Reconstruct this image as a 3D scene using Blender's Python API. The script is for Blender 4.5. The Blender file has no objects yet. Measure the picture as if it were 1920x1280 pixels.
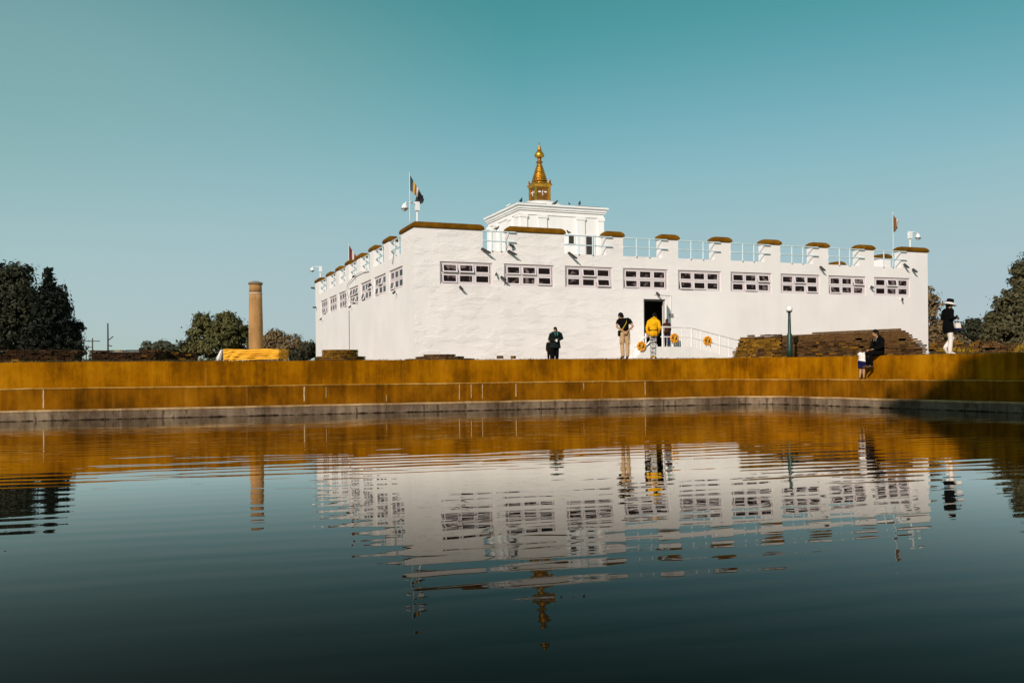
import bpy, bmesh, math, random
import numpy as np
from mathutils import Vector, Matrix

random.seed(7)
rng = np.random.default_rng(11)
sc = bpy.context.scene
COL = sc.collection
R = math.radians
# ------------------------------------------------------------------ camera
CAMH = 1.32
FPX = 1720.0
HZ = 692.87
ROLL = 0.00805
cam_d = bpy.data.cameras.new("camera")
cam = bpy.data.objects.new("camera", cam_d)
COL.objects.link(cam)
cam_d.sensor_width = 36.0
cam_d.lens = FPX / 1920 * 36
cam_d.shift_y = (HZ - 640) / 1920
cam_d.clip_start = 0.05
cam_d.clip_end = 6000
cam.matrix_world = Matrix.Translation((0, 0, CAMH)) @ Matrix.Rotation(ROLL, 4, 'Y') @ Matrix.Rotation(R(90), 4, 'X')
sc.camera = cam
# ------------------------------------------------------------------ world
SUN_EL, SUN_AZ = R(29), R(204)
wd = bpy.data.worlds.new("World")
sc.world = wd
wd.use_nodes = True
wn = wd.node_tree
bg = wn.nodes['Background']
sky = wn.nodes.new('ShaderNodeTexSky')
sky.sky_type = 'NISHITA'
sky.sun_disc = False
sky.sun_elevation = SUN_EL
sky.sun_rotation = SUN_AZ
sky.air_density = 1.0
sky.dust_density = 0.2
sky.ozone_density = 3.0
# the teal grade of the photograph: one colour curve for the whole sky
mul0 = wn.nodes.new('ShaderNodeMix'); mul0.data_type = 'RGBA'; mul0.blend_type = 'MULTIPLY'; mul0.inputs[0].default_value = 1.0
mul0.inputs[7].default_value = (0.1, 0.1, 0.1, 1)
wn.links.new(sky.outputs[0], mul0.inputs[6])
crv = wn.nodes.new('ShaderNodeRGBCurve')
CUR = (((0, 0), (.10, .032), (.152, .070), (.207, .15), (.27, .24), (.335, .305), (.45, .365), (.60, .40), (.84, .425), (1, .44)),
       ((0, 0), (.20, .22), (.268, .298), (.357, .395), (.45, .47), (.54, .508), (.66, .525), (.90, .53), (1, .535)),
       ((0, 0), (.35, .24), (.471, .325), (.57, .43), (.64, .495), (.72, .54), (.82, .56), (1, .575)))
for ci, pts_ in enumerate(CUR):
    cv = crv.mapping.curves[ci]
    cv.points[0].location = pts_[0]; cv.points[1].location = pts_[-1]
    for q_ in pts_[1:-1]: cv.points.new(*q_)
crv.mapping.update()
wn.links.new(mul0.outputs[2], crv.inputs['Color'])
# thin high haze drifting over the sky
wtc = wn.nodes.new('ShaderNodeTexCoord')
wmp = wn.nodes.new('ShaderNodeMapping'); wmp.inputs['Scale'].default_value = (1.0, 1.0, 2.2); wmp.inputs['Rotation'].default_value = (0, R(3), 0); wmp.inputs['Location'].default_value = (0.0, 0.0, 2.2)
wno = wn.nodes.new('ShaderNodeTexNoise'); wno.inputs['Scale'].default_value = 0.9; wno.inputs['Detail'].default_value = 1.0; wno.inputs['Roughness'].default_value = 0.45
wn.links.new(wtc.outputs['Generated'], wmp.inputs[0]); wn.links.new(wmp.outputs[0], wno.inputs['Vector'])
wmr = wn.nodes.new('ShaderNodeMapRange'); wmr.inputs[1].default_value = 0.42; wmr.inputs[2].default_value = 0.72; wmr.inputs[3].default_value = 0.0; wmr.inputs[4].default_value = 0.62
wn.links.new(wno.outputs[0], wmr.inputs[0])
wmx = wn.nodes.new('ShaderNodeMix'); wmx.data_type = 'RGBA'
wn.links.new(wmr.outputs[0], wmx.inputs[0]); wn.links.new(crv.outputs[0], wmx.inputs[6]); wmx.inputs[7].default_value = (0.45, 0.575, 0.605, 1)
mul1 = wn.nodes.new('ShaderNodeMix'); mul1.data_type = 'RGBA'; mul1.blend_type = 'MULTIPLY'; mul1.inputs[0].default_value = 1.0
mul1.inputs[7].default_value = (10, 10, 10, 1)
wn.links.new(wmx.outputs[2], mul1.inputs[6])
wn.links.new(mul1.outputs[2], bg.inputs[0])
bg.inputs[1].default_value = 0.1
# ------------------------------------------------------------------ sun
SUNV = Vector((math.sin(SUN_AZ) * math.cos(SUN_EL), math.cos(SUN_AZ) * math.cos(SUN_EL), math.sin(SUN_EL)))
sd = bpy.data.lights.new("sun", 'SUN')
sd.energy = 4.35
sd.angle = R(0.6)
sd.color = (1.0, 0.87, 0.775)
so = bpy.data.objects.new("sun", sd)
COL.objects.link(so)
so.rotation_euler = (-SUNV).to_track_quat('-Z', 'Y').to_euler()
so.location = (0, -20, 40)
# ------------------------------------------------------------------ exposure
vs = sc.view_settings
vs.view_transform = 'Standard'
vs.look = 'None'
vs.exposure = 0.0
vs.gamma = 1.0
vs.use_curve_mapping = False
sc.cycles.use_denoising = True
sc.cycles.max_bounces = 8
sc.cycles.glossy_bounces = 4
sc.cycles.transparent_max_bounces = 8

# ================================================================== helpers
def unroll(px, py):
    x, y = px - 960, py - 640
    return (x * math.cos(ROLL) - y * math.sin(ROLL)) / FPX, (x * math.sin(ROLL) + y * math.cos(ROLL) - (HZ - 640)) / FPX

def at(px, py, Y):
    a, b = unroll(px, py)
    return Vector((a * Y, Y, CAMH - b * Y))

def xat(px, Y, py=660):
    return unroll(px, py)[0] * Y

GZ = 1.66            # level of the ground round the pond
YC = 44.0            # depth of the temple's near corner
UX, UY = 0.9333, 0.3590
U = Vector((UX, UY, 0)); V = Vector((-UY, UX, 0))
XC = -4.66
YAW = math.atan2(UY, UX)
CORNER = Vector((XC, YC, GZ))

def fr(px, py, off=0.0):
    """pixel on a plane parallel to the temple's long front -> (s, z)"""
    ox, oy = XC - UY * off, YC + UX * off
    a, b = unroll(px, py)
    s = (a * oy - ox) / (UX - UY * a)
    return s, CAMH - b * (oy + UY * s)

def loc(s, m, z=GZ):
    return Vector((XC + UX * s - UY * m, YC + UY * s + UX * m, z))

# ---- materials
MATS = {}
def nodes_of(name):
    m = bpy.data.materials.new(name)
    m.use_nodes = True
    nt = m.node_tree
    return m, nt, nt.nodes['Principled BSDF']

def mat(name, col, rough=0.8, var=0.15, scale=6.0, metal=0.0, bump=0.0, bscale=40.0, spec=None, stretch=(1, 1, 1), col2=None, detail=4.0):
    if name in MATS:
        return MATS[name]
    m, nt, p = nodes_of(name)
    p.inputs['Roughness'].default_value = rough
    p.inputs['Metallic'].default_value = metal
    if spec is not None:
        p.inputs['Specular IOR Level'].default_value = spec
    tc = nt.nodes.new('ShaderNodeTexCoord')
    mp = nt.nodes.new('ShaderNodeMapping')
    mp.inputs['Scale'].default_value = stretch
    nt.links.new(tc.outputs['Object'], mp.inputs[0])
    n = nt.nodes.new('ShaderNodeTexNoise')
    n.inputs['Scale'].default_value = scale
    n.inputs['Detail'].default_value = detail
    nt.links.new(mp.outputs[0], n.inputs['Vector'])
    r = nt.nodes.new('ShaderNodeValToRGB')
    c2 = col2 or tuple(min(1, c * (1 + var)) for c in col)
    c1 = tuple(c * (1 - var) for c in col)
    r.color_ramp.elements[0].position = 0.32
    r.color_ramp.elements[1].position = 0.68
    r.color_ramp.elements[0].color = (*c1, 1)
    r.color_ramp.elements[1].color = (*c2, 1)
    nt.links.new(n.outputs[0], r.inputs[0])
    # every object a touch different
    oi = nt.nodes.new('ShaderNodeObjectInfo')
    mr = nt.nodes.new('ShaderNodeMapRange')
    mr.inputs[3].default_value = 1 - var * 0.6
    mr.inputs[4].default_value = 1 + var * 0.6
    nt.links.new(oi.outputs['Random'], mr.inputs[0])
    mx = nt.nodes.new('ShaderNodeMix'); mx.data_type = 'RGBA'; mx.blend_type = 'MULTIPLY'
    mx.inputs[0].default_value = 1.0
    nt.links.new(r.outputs[0], mx.inputs[6]); nt.links.new(mr.outputs[0], mx.inputs[7])
    nt.links.new(mx.outputs[2], p.inputs['Base Color'])
    if bump:
        n2 = nt.nodes.new('ShaderNodeTexNoise'); n2.inputs['Scale'].default_value = bscale
        nt.links.new(tc.outputs['Object'], n2.inputs['Vector'])
        b = nt.nodes.new('ShaderNodeBump'); b.inputs['Strength'].default_value = 1.0; b.inputs['Distance'].default_value = bump
        nt.links.new(n2.outputs[0], b.inputs['Height']); nt.links.new(b.outputs[0], p.inputs['Normal'])
    MATS[name] = m
    return m

# ---- objects
def put(o, name=None, parent=None):
    COL.objects.link(o)
    if parent is not None:
        o.parent = parent
    return o

def tag(o, label, cat=None, group=None, kind=None):
    if label: o['label'] = label
    if cat: o['category'] = cat
    if group: o['group'] = group
    if kind: o['kind'] = kind
    return o

def thing(name, label, cat, loc_=(0, 0, 0), rz=0.0, group=None):
    o = bpy.data.objects.new(name, None)
    o.empty_display_size = 0.2
    o.location = loc_
    o.rotation_euler = (0, 0, rz)
    COL.objects.link(o)
    return tag(o, label, cat, group)

def mesh_of(name, bm, m=None, smooth=False, recalc=True):
    if recalc:
        bmesh.ops.recalc_face_normals(bm, faces=bm.faces[:])
    me = bpy.data.meshes.new(name)
    bm.to_mesh(me); bm.free()
    if m is not None:
        me.materials.append(m)
    if smooth:
        me.polygons.foreach_set('use_smooth', [True] * len(me.polygons))
    return me

def obj(name, bm, m, parent=None, smooth=False, recalc=True):
    me = bm if isinstance(bm, bpy.types.Mesh) else mesh_of(name, bm, m, smooth, recalc)
    o = bpy.data.objects.new(name, me)
    return put(o, parent=parent)

def NB():
    return bmesh.new()

def box(bm, x0, x1, y0, y1, z0, z1, mtx=None):
    vs_ = [bm.verts.new(v) for v in ((x0, y0, z0), (x1, y0, z0), (x1, y1, z0), (x0, y1, z0), (x0, y0, z1), (x1, y0, z1), (x1, y1, z1), (x0, y1, z1))]
    for f in ((0, 3, 2, 1), (4, 5, 6, 7), (0, 1, 5, 4), (1, 2, 6, 5), (2, 3, 7, 6), (3, 0, 4, 7)):
        bm.faces.new([vs_[i] for i in f])
    if mtx is not None:
        bmesh.ops.transform(bm, matrix=mtx, verts=vs_)
    return vs_

def bxm(*a):
    bm = NB(); box(bm, *a); return bm

def frame_axes(t, side):
    a = side - t * side.dot(t)
    if a.length < 1e-4:
        a = Vector((0, 1, 0)) - t * t.y
        if a.length < 1e-4:
            a = Vector((1, 0, 0))
    a.normalize()
    return a, t.cross(a).normalized()

def tube(bm, pts, rad, n=10, side=(1, 0, 0), caps=True, dome=0.5):
    """tapered, elliptical tube along points; rad = radius or (rx, ry) per point"""
    pts = [Vector(p) for p in pts]
    side = Vector(side)
    if not isinstance(rad, (list, tuple)):
        rad = [rad] * len(pts)
    rings = []
    N = len(pts)
    for i, p in enumerate(pts):
        t = (pts[min(i + 1, N - 1)] - pts[max(i - 1, 0)])
        t = t.normalized() if t.length > 1e-7 else Vector((0, 0, 1))
        a, b = frame_axes(t, side)
        r = rad[i]
        rx, ry = r if isinstance(r, (tuple, list)) else (r, r)
        rings.append([bm.verts.new(p + a * rx * math.cos(2 * math.pi * k / n) + b * ry * math.sin(2 * math.pi * k / n)) for k in range(n)])
    for i in range(N - 1):
        for k in range(n):
            bm.faces.new((rings[i][k], rings[i][(k + 1) % n], rings[i + 1][(k + 1) % n], rings[i + 1][k]))
    if caps:
        for i, sgn in ((0, -1), (N - 1, 1)):
            j = 1 if i == 0 else N - 2
            t = (pts[i] - pts[j]); t = t.normalized() if t.length > 1e-7 else Vector((0, 0, 1))
            r = rad[i]; rr = min(r) if isinstance(r, (tuple, list)) else r
            c = bm.verts.new(pts[i] + t * rr * dome)
            for k in range(n):
                q = (rings[i][k], rings[i][(k + 1) % n])
                bm.faces.new((q[1], q[0], c) if i == 0 else (q[0], q[1], c))
    return rings

def lathe(bm, prof, n=24, cx=0, cy=0, sq=False):
    rings = []
    for r, z in prof:
        rings.append([bm.verts.new((cx + r * math.cos(2 * math.pi * k / n + (math.pi / 4 if n == 4 else 0)), cy + r * math.sin(2 * math.pi * k / n + (math.pi / 4 if n == 4 else 0)), z)) for k in range(n)])
    for i in range(len(prof) - 1):
        for k in range(n):
            bm.faces.new((rings[i][k], rings[i][(k + 1) % n], rings[i + 1][(k + 1) % n], rings[i + 1][k]))
    bm.faces.new(rings[0][::-1]); bm.faces.new(rings[-1])

def ball(bm, c, r, n=12, m=8, squash=(1, 1, 1)):
    c = Vector(c)
    mt = Matrix.Translation(c) @ Matrix.Diagonal((r * squash[0], r * squash[1], r * squash[2], 1))
    bmesh.ops.create_uvsphere(bm, u_segments=n, v_segments=m, radius=1.0, matrix=mt)

# ================================================================== ground, water, pond
def poly_offset(P, d):
    """offset an ordered (clockwise seen from above) polygon outwards"""
    out = []
    n = len(P)
    for i in range(n):
        p0, p1, p2 = Vector(P[i - 1]), Vector(P[i]), Vector(P[(i + 1) % n])
        d1 = (p1 - p0).normalized(); d2 = (p2 - p1).normalized()
        n1 = Vector((-d1.y, d1.x)); n2 = Vector((-d2.y, d2.x))
        bis = (n1 + n2); bis.normalize()
        out.append(p1 + bis * (d / max(0.3, bis.dot(n1))))
    return out

B = Vector((9.35, 33.75)); dl = Vector((0.9393, 0.3431)); dr = Vector((0.507, -0.862))
NEAR = -0.35
A_ = B - dl * 52
D_ = B + dr * ((B.y - NEAR) / 0.862)
arc = []
k0, k1 = B - dl * 1.5, B + dr * 1.5
for i in range(5):
    t = i / 4
    arc.append(k0 * (1 - t) ** 2 + B * 2 * t * (1 - t) + k1 * t ** 2)
def resample(p, q, step):
    n = max(1, int((q - p).length / step))
    return [p.lerp(q, i / n) for i in range(n)]
POND = resample(A_, arc[0], .55) + arc[:-1] + resample(arc[-1], D_, .55) + [D_, Vector((A_.x - 3, NEAR))]
def jz(p): return .006 * math.sin(7.3 * p.x + 1.7 * p.y) + .006 * math.sin(17 * p.x - 11 * p.y) + .005 * math.sin(2.1 * p.x + 5 * p.y)
N_P = len(POND)
CEN = Vector((0, 14))

def ztop(p):     # the bank climbs very slightly to the right, as in the photograph
    t = (p.x * UX + p.y * UY + 8) / 40.0
    return 1.635 + 0.075 * max(0, min(1.2, t)) + jz(p) * .8

def loop_strip(bm, P, z0, Q, z1):
    a = [bm.verts.new((p.x, p.y, z0 if not callable(z0) else z0(p))) for p in P]
    b = [bm.verts.new((p.x, p.y, z1 if not callable(z1) else z1(p))) for p in Q]
    n = len(P)
    for i in range(n):
        j = (i + 1) % n
        bm.faces.new((a[i], a[j], b[j], b[i]))

P0 = POND
P1 = poly_offset(P0, 0.42)
P2 = poly_offset(P0, 0.86)
P3 = poly_offset(P0, 2.6)

def bank_material(name, c_dark, c_mid, c_light, rough=0.9, wet=False):
    m, nt, p = nodes_of(name)
    L = nt.links.new
    p.inputs['Roughness'].default_value = rough
    p.inputs['Specular IOR Level'].default_value = 0.04
    tc = nt.nodes.new('ShaderNodeTexCoord')
    rot = nt.nodes.new('ShaderNodeMapping'); rot.inputs['Rotation'].default_value = (0, 0, -YAW)
    L(tc.outputs['Object'], rot.inputs[0])
    def noise(sc_, stretch, det=5, rg=0.6):
        mp = nt.nodes.new('ShaderNodeMapping'); mp.inputs['Scale'].default_value = stretch
        L(rot.outputs[0], mp.inputs[0])
        n = nt.nodes.new('ShaderNodeTexNoise'); n.inputs['Scale'].default_value = sc_
        n.inputs['Detail'].default_value = det; n.inputs['Roughness'].default_value = rg
        L(mp.outputs[0], n.inputs['Vector'])
        return n
    n1 = noise(0.6, (1, 1, 0.9), 5, .55)
    n2 = noise(4.2, (1.0, 1.0, 0.06), 5, 0.65)
    n3 = noise(9, (1, 1, 0.8), 6, .7)
    r1 = nt.nodes.new('ShaderNodeValToRGB')
    e = r1.color_ramp.elements
    e[0].position, e[1].position = 0.40, 0.62
    e[0].color = (*c_dark, 1); e[1].color = (*c_light, 1)
    me = e.new(0.5); me.color = (*c_mid, 1)
    def math_(op, a, b):
        q = nt.nodes.new('ShaderNodeMath'); q.operation = op
        for i, s_ in enumerate((a, b)):
            if isinstance(s_, (int, float)): q.inputs[i].default_value = s_
            else: L(s_, q.inputs[i])
        return q.outputs[0]
    s_ = math_('ADD', math_('MULTIPLY', n1.outputs[0], 0.55), math_('MULTIPLY', n2.outputs[0], 0.34))
    s_ = math_('ADD', s_, math_('MULTIPLY', n3.outputs[0], 0.11))
    L(s_, r1.inputs[0])
    # dark mossy drip stains with their own shapes
    n4 = noise(1.3, (1.2, 1.2, 0.6), 8, 0.72)
    r4 = nt.nodes.new('ShaderNodeValToRGB')
    r4.color_ramp.elements[0].position, r4.color_ramp.elements[1].position = 0.34, 0.52
    r4.color_ramp.elements[0].color = (0.42, 0.40, 0.34, 1); r4.color_ramp.elements[1].color = (1, 1, 1, 1)
    L(n4.outputs[0], r4.inputs[0])
    mx = nt.nodes.new('ShaderNodeMix'); mx.data_type = 'RGBA'; mx.blend_type = 'MULTIPLY'; mx.inputs[0].default_value = 0.75
    L(r1.outputs[0], mx.inputs[6]); L(r4.outputs[0], mx.inputs[7])
    # pale lime runs
    n5 = noise(3.1, (1.5, 1.5, 0.07), 3, 0.5)
    r5 = nt.nodes.new('ShaderNodeValToRGB')
    r5.color_ramp.elements[0].position, r5.color_ramp.elements[1].position = 0.645, 0.76
    r5.color_ramp.elements[0].color = (0, 0, 0, 1); r5.color_ramp.elements[1].color = (0.35, 0.35, 0.35, 1)
    L(n5.outputs[0], r5.inputs[0])
    mx2 = nt.nodes.new('ShaderNodeMix'); mx2.data_type = 'RGBA'
    L(r5.outputs[0], mx2.inputs[0]); L(mx.outputs[2], mx2.inputs[6])
    mx2.inputs[7].default_value = (*[min(1, c * 1.35 + 0.03) for c in c_light], 1)
    last = mx2.outputs[2]
    if wet:
        # dark wet, algae-grown line where the water laps
        ge = nt.nodes.new('ShaderNodeSeparateXYZ'); L(tc.outputs['Object'], ge.inputs[0])
        wl = math_('ADD', ge.outputs[2], math_('MULTIPLY', noise(3.0, (1, 1, .4), 6, .7).outputs[0], -0.16))
        rw = nt.nodes.new('ShaderNodeMapRange'); rw.inputs[1].default_value = -0.075; rw.inputs[2].default_value = -0.05
        L(wl, rw.inputs[0])
        mx3 = nt.nodes.new('ShaderNodeMix'); mx3.data_type = 'RGBA'
        L(rw.outputs[0], mx3.inputs[0]); mx3.inputs[6].default_value = (0.02, 0.013, 0.008, 1); L(last, mx3.inputs[7])
        last = mx3.outputs[2]
        n7 = noise(6.5, (1, 1, .22), 4, .6)
        r7 = nt.nodes.new('ShaderNodeMapRange'); r7.inputs[1].default_value = .585; r7.inputs[2].default_value = .64
        L(n7.outputs[0], r7.inputs[0])
        mx4 = nt.nodes.new('ShaderNodeMix'); mx4.data_type = 'RGBA'
        L(math_('MULTIPLY', r7.outputs[0], .75), mx4.inputs[0]); L(last, mx4.inputs[6]); mx4.inputs[7].default_value = (0.05, 0.032, 0.02, 1)
        last = mx4.outputs[2]
    L(last, p.inputs['Base Color'])
    bp = nt.nodes.new('ShaderNodeBump'); bp.inputs['Distance'].default_value = 0.012; bp.inputs['Strength'].default_value = 1.0
    L(s_, bp.inputs['Height']); L(bp.outputs[0], p.inputs['Normal'])
    MATS[name] = m
    return m

M_bank = bank_material('ochre_bank', (0.145, 0.052, 0.0), (0.285, 0.106, 0.0), (0.39, 0.162, 0.002))
M_bank2 = bank_material('darker_ochre_bank', (0.10, 0.036, 0.001), (0.20, 0.072, 0.001), (0.28, 0.112, 0.003))  # darker tone for the lower step
M_plinth = bank_material('grey_plinth', (0.085, 0.055, 0.036), (0.165, 0.115, 0.077), (0.29, 0.215, 0.145), wet=True)
M_edge = bank_material('worn_edge', (0.22, 0.10, 0.012), (0.36, 0.185, 0.035), (0.50, 0.30, 0.09))
M_edge2 = bank_material('worn_plinth_edge', (0.24, 0.14, 0.06), (0.38, 0.24, 0.115), (0.52, 0.36, 0.19))

bm = NB()
loop_strip(bm, P0, -0.9, P0, 0.285)
loop_strip(bm, P0, 0.285, poly_offset(P0, 0.44), 0.29)
tag(obj('pond_plinth', bm, M_plinth), None, kind='structure')['label'] = 'grey concrete plinth at the waterline of the pond'
bm = NB()
loop_strip(bm, P2, 0.86, P2, ztop)
loop_strip(bm, P2, ztop, P3, lambda p: ztop(p) + 0.002)
steps = obj('pond_steps', bm, M_bank)
tag(steps, 'two ochre brick steps running round the pond', kind='structure')

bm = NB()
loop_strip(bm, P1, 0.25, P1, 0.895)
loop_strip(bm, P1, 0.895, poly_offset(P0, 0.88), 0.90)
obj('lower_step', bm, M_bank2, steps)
def edge_rail(off, z, h, d, name, mt):
    """a worn, slightly rounded nosing along the whole step"""
    bm = NB()
    Q = poly_offset(P0, off)
    Qo = poly_offset(P0, off - d); Qi = poly_offset(P0, off + 0.16)
    zf = lambda p: z + jz(p) * .7
    loop_strip(bm, Q, lambda p: zf(p) - h, Qo, lambda p: zf(p) - h * 0.7)
    loop_strip(bm, Qo, lambda p: zf(p) - h * 0.7, Qo, lambda p: zf(p) - h * 0.1)
    loop_strip(bm, Qo, lambda p: zf(p) - h * 0.1, Q, lambda p: zf(p) + 0.010)
    loop_strip(bm, Q, lambda p: zf(p) + 0.010, Qi, lambda p: zf(p) + 0.006)
    return obj(name, bm, mt, steps)
edge_rail(0.42, 0.90, 0.045, 0.02, 'nosing', M_edge)
edge_rail(0.0, 0.29, 0.065, 0.02, 'nosing', M_edge2)

# pale vertical joints on the lower step (px across the photograph)
def on_bank(px, off):
    """point where the image column px meets the far bank at a given setback"""
    a = unroll(px, 740)[0]
    Q = poly_offset(P0, off)
    best = None
    for i in range(N_P - 2):
        p, q = Q[i], Q[i + 1]
        d = q - p
        den = d.x - a * d.y
        if abs(den) < 1e-6: continue
        t = (a * p.y - p.x) / den
        if -0.001 <= t <= 1.001:
            pt = p + d * t
            if pt.y > 1 and (best is None or pt.y > best[0].y):
                best = (pt, d.normalized())
    return best
M_lime = mat('lime_joint', (0.48, 0.36, 0.20), 0.9, 0.25, 9, stretch=(1, 1, 0.5))
for px, w, z0, z1 in ((82, .05, .33, .86), (571, .045, .40, .85), (862, .035, .36, .84), (884, .022, .40, .84), (905, .022, .36, .84), (968, .032, .42, .84), (1210, .03, .38, .85), (612, .018, .50, .84), (725, .02, .34, .55), (1095, .02, .6, .84)):
    h = on_bank(px, 0.42)
    if not h: continue
    bm = NB()
    zs = np.linspace(z0, z1, 6)
    tube(bm, [(random.uniform(-.006, .006), 0, z) for z in zs], [(w / 2 * random.uniform(.55, 1.0), .008) for _ in zs], 6)
    o = obj('lime_joint', bm, M_lime, steps)
    o.location = (h[0].x, h[0].y, 0); o.rotation_euler = (0, 0, math.atan2(h[1].y, h[1].x))

# ground: one sheet with the pond cut out, out to the horizon
m, nt, p = nodes_of('earth_and_grass')
M_ground = m
tc = nt.nodes.new('ShaderNodeTexCoord')
n1 = nt.nodes.new('ShaderNodeTexNoise'); n1.inputs['Scale'].default_value = 0.25; n1.inputs['Detail'].default_value = 8
n2 = nt.nodes.new('ShaderNodeTexNoise'); n2.inputs['Scale'].default_value = 5; n2.inputs['Detail'].default_value = 6
nt.links.new(tc.outputs['Object'], n1.inputs['Vector']); nt.links.new(tc.outputs['Object'], n2.inputs['Vector'])
ad = nt.nodes.new('ShaderNodeMath'); ad.operation = 'ADD'
nt.links.new(n1.outputs[0], ad.inputs[0]); nt.links.new(n2.outputs[0], ad.inputs[1])
rp = nt.nodes.new('ShaderNodeValToRGB')
rp.color_ramp.elements[0].position, rp.color_ramp.elements[1].position = 0.8, 1.2
rp.color_ramp.elements[0].color = (0.035, 0.035, 0.01, 1); rp.color_ramp.elements[1].color = (0.16, 0.10, 0.03, 1)
hf = nt.nodes.new('ShaderNodeMath'); hf.operation = 'MULTIPLY'; hf.inputs[1].default_value = 1.0
nt.links.new(ad.outputs[0], rp.inputs[0]); nt.links.new(rp.outputs[0], p.inputs['Base Color'])
p.inputs['Roughness'].default_value = 1.0
bm = NB()
prev = poly_offset(P0, 2.58); pz = lambda q: ztop(q) - 0.004
for rad in (60, 200, 700, 3000):
    nxt = [CEN + (q - CEN).normalized() * rad for q in prev]
    # keep the outer rings well spread
    loop_strip(bm, prev, pz, nxt, (lambda q: GZ - 0.004))
    prev = nxt; pz = (lambda q: GZ - 0.004)
tag(obj('ground', bm, M_ground), 'earth and dry grass round the pond and temple', kind='structure')

# water
m, nt, p = nodes_of('pond_water')
L = nt.links.new
nt.nodes.remove(p)
out = nt.nodes['Material Output']
tc = nt.nodes.new('ShaderNodeTexCoord')
rot = nt.nodes.new('ShaderNodeMapping'); rot.inputs['Rotation'].default_value = (0, 0, -YAW * 0.75)
L(tc.outputs['Object'], rot.inputs[0])
def wnoise(scale, stretch, det, dist=0.0):
    mp = nt.nodes.new('ShaderNodeMapping'); mp.inputs['Scale'].default_value = stretch
    L(rot.outputs[0], mp.inputs[0])
    n = nt.nodes.new('ShaderNodeTexNoise'); n.inputs['Scale'].default_value = scale
    n.inputs['Detail'].default_value = det; n.inputs['Roughness'].default_value = 0.5
    n.inputs['Distortion'].default_value = dist
    L(mp.outputs[0], n.inputs['Vector'])
    return n.outputs[0]
def wm(op, a, b):
    q = nt.nodes.new('ShaderNodeMath'); q.operation = op
    for i, s_ in enumerate((a, b)):
        if isinstance(s_, (int, float)): q.inputs[i].default_value = s_
        else: L(s_, q.inputs[i])
    return q.outputs[0]
h = wm('MULTIPLY', wnoise(1.0, (0.16, 0.8, 1), 1.0), 0.0060)              # long swell
h2 = wm('MULTIPLY', wnoise(1.0, (0.40, 2.2, 1), 1.0, 0.5), 0.0055)         # ripples
mod = wnoise(0.12, (0.6, 1.0, 1), 1.0)
rmp = nt.nodes.new('ShaderNodeMapRange'); rmp.inputs[1].default_value = 0.38; rmp.inputs[2].default_value = 0.62
rmp.inputs[3].default_value = 0.35; rmp.inputs[4].default_value = 1.25
L(mod, rmp.inputs[0])
h2 = wm('MULTIPLY', h2, rmp.outputs[0])
wvt = nt.nodes.new('ShaderNodeTexWave'); wvt.wave_type = 'BANDS'; wvt.bands_direction = 'Y'; wvt.wave_profile = 'SIN'
wvt.inputs['Scale'].default_value = 0.74; wvt.inputs['Distortion'].default_value = 4.5; wvt.inputs['Detail'].default_value = 1.5; wvt.inputs['Detail Scale'].default_value = 0.55; wvt.inputs['Detail Roughness'].default_value = 0.6
wmpp = nt.nodes.new('ShaderNodeMapping'); wmpp.inputs['Scale'].default_value = (0.85, 1.0, 1.0)
L(rot.outputs[0], wmpp.inputs[0]); L(wmpp.outputs[0], wvt.inputs['Vector'])
mod2 = nt.nodes.new('ShaderNodeMapRange'); mod2.inputs[1].default_value = 0.36; mod2.inputs[2].default_value = 0.58; mod2.inputs[3].default_value = 0.25; mod2.inputs[4].default_value = 1.0
L(wnoise(0.22, (0.7, 1.0, 1), 1.0), mod2.inputs[0])
h4 = wm('MULTIPLY', wm('MULTIPLY', wvt.outputs[0 if len(wvt.outputs) == 1 else 1], 0.00145), mod2.outputs[0])
h3 = wm('MULTIPLY', wnoise(1.0, (1.4, 5.0, 1), 1.0, 0.3), 0.0013)
h = wm('ADD', wm('ADD', wm('ADD', h, h2), h3), h4)
bp = nt.nodes.new('ShaderNodeBump'); bp.inputs['Strength'].default_value = 1.0; bp.inputs['Distance'].default_value = 1.0
if 'Filter Width' in bp.inputs: bp.inputs['Filter Width'].default_value = 0.1
L(h, bp.inputs['Height'])
fre = nt.nodes.new('ShaderNodeFresnel'); fre.inputs['IOR'].default_value = 1.333
gl = nt.nodes.new('ShaderNodeBsdfGlossy'); gl.inputs['Roughness'].default_value = 0.0
gl.inputs['Color'].default_value = (1, .985, .93, 1)
L(bp.outputs[0], gl.inputs['Normal'])
df = nt.nodes.new('ShaderNodeBsdfDiffuse'); df.inputs['Color'].default_value = (0.0045, 0.0050, 0.0040, 1)
ms = nt.nodes.new('ShaderNodeMixShader')
fsq = wm('MINIMUM', wm('MULTIPLY', wm('POWER', fre.outputs[0], 2.7), 4.75), 0.76)
L(fsq, ms.inputs[0]); L(df.outputs[0], ms.inputs[1]); L(gl.outputs[0], ms.inputs[2])
L(ms.outputs[0], out.inputs['Surface'])
M_water = m
bm = NB()
bm.faces.new([bm.verts.new((q.x, q.y, 0)) for q in poly_offset(P0, 0.05)])
bmesh.ops.recalc_face_normals(bm, faces=bm.faces[:])
w = obj('pond_water', bm, M_water)
if w.data.polygons[0].normal.z < 0:
    w.data.flip_normals()
tag(w, 'dark still pond water with fine ripples', kind='structure')
bm = NB()
bm.faces.new([bm.verts.new((q.x, q.y, -0.85)) for q in poly_offset(P0, 0.05)])
tag(obj('pond_bed', bm, mat('pond_mud', (0.03, 0.028, 0.02), 1.0)), 'mud bed under the pond', kind='structure')

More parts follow.
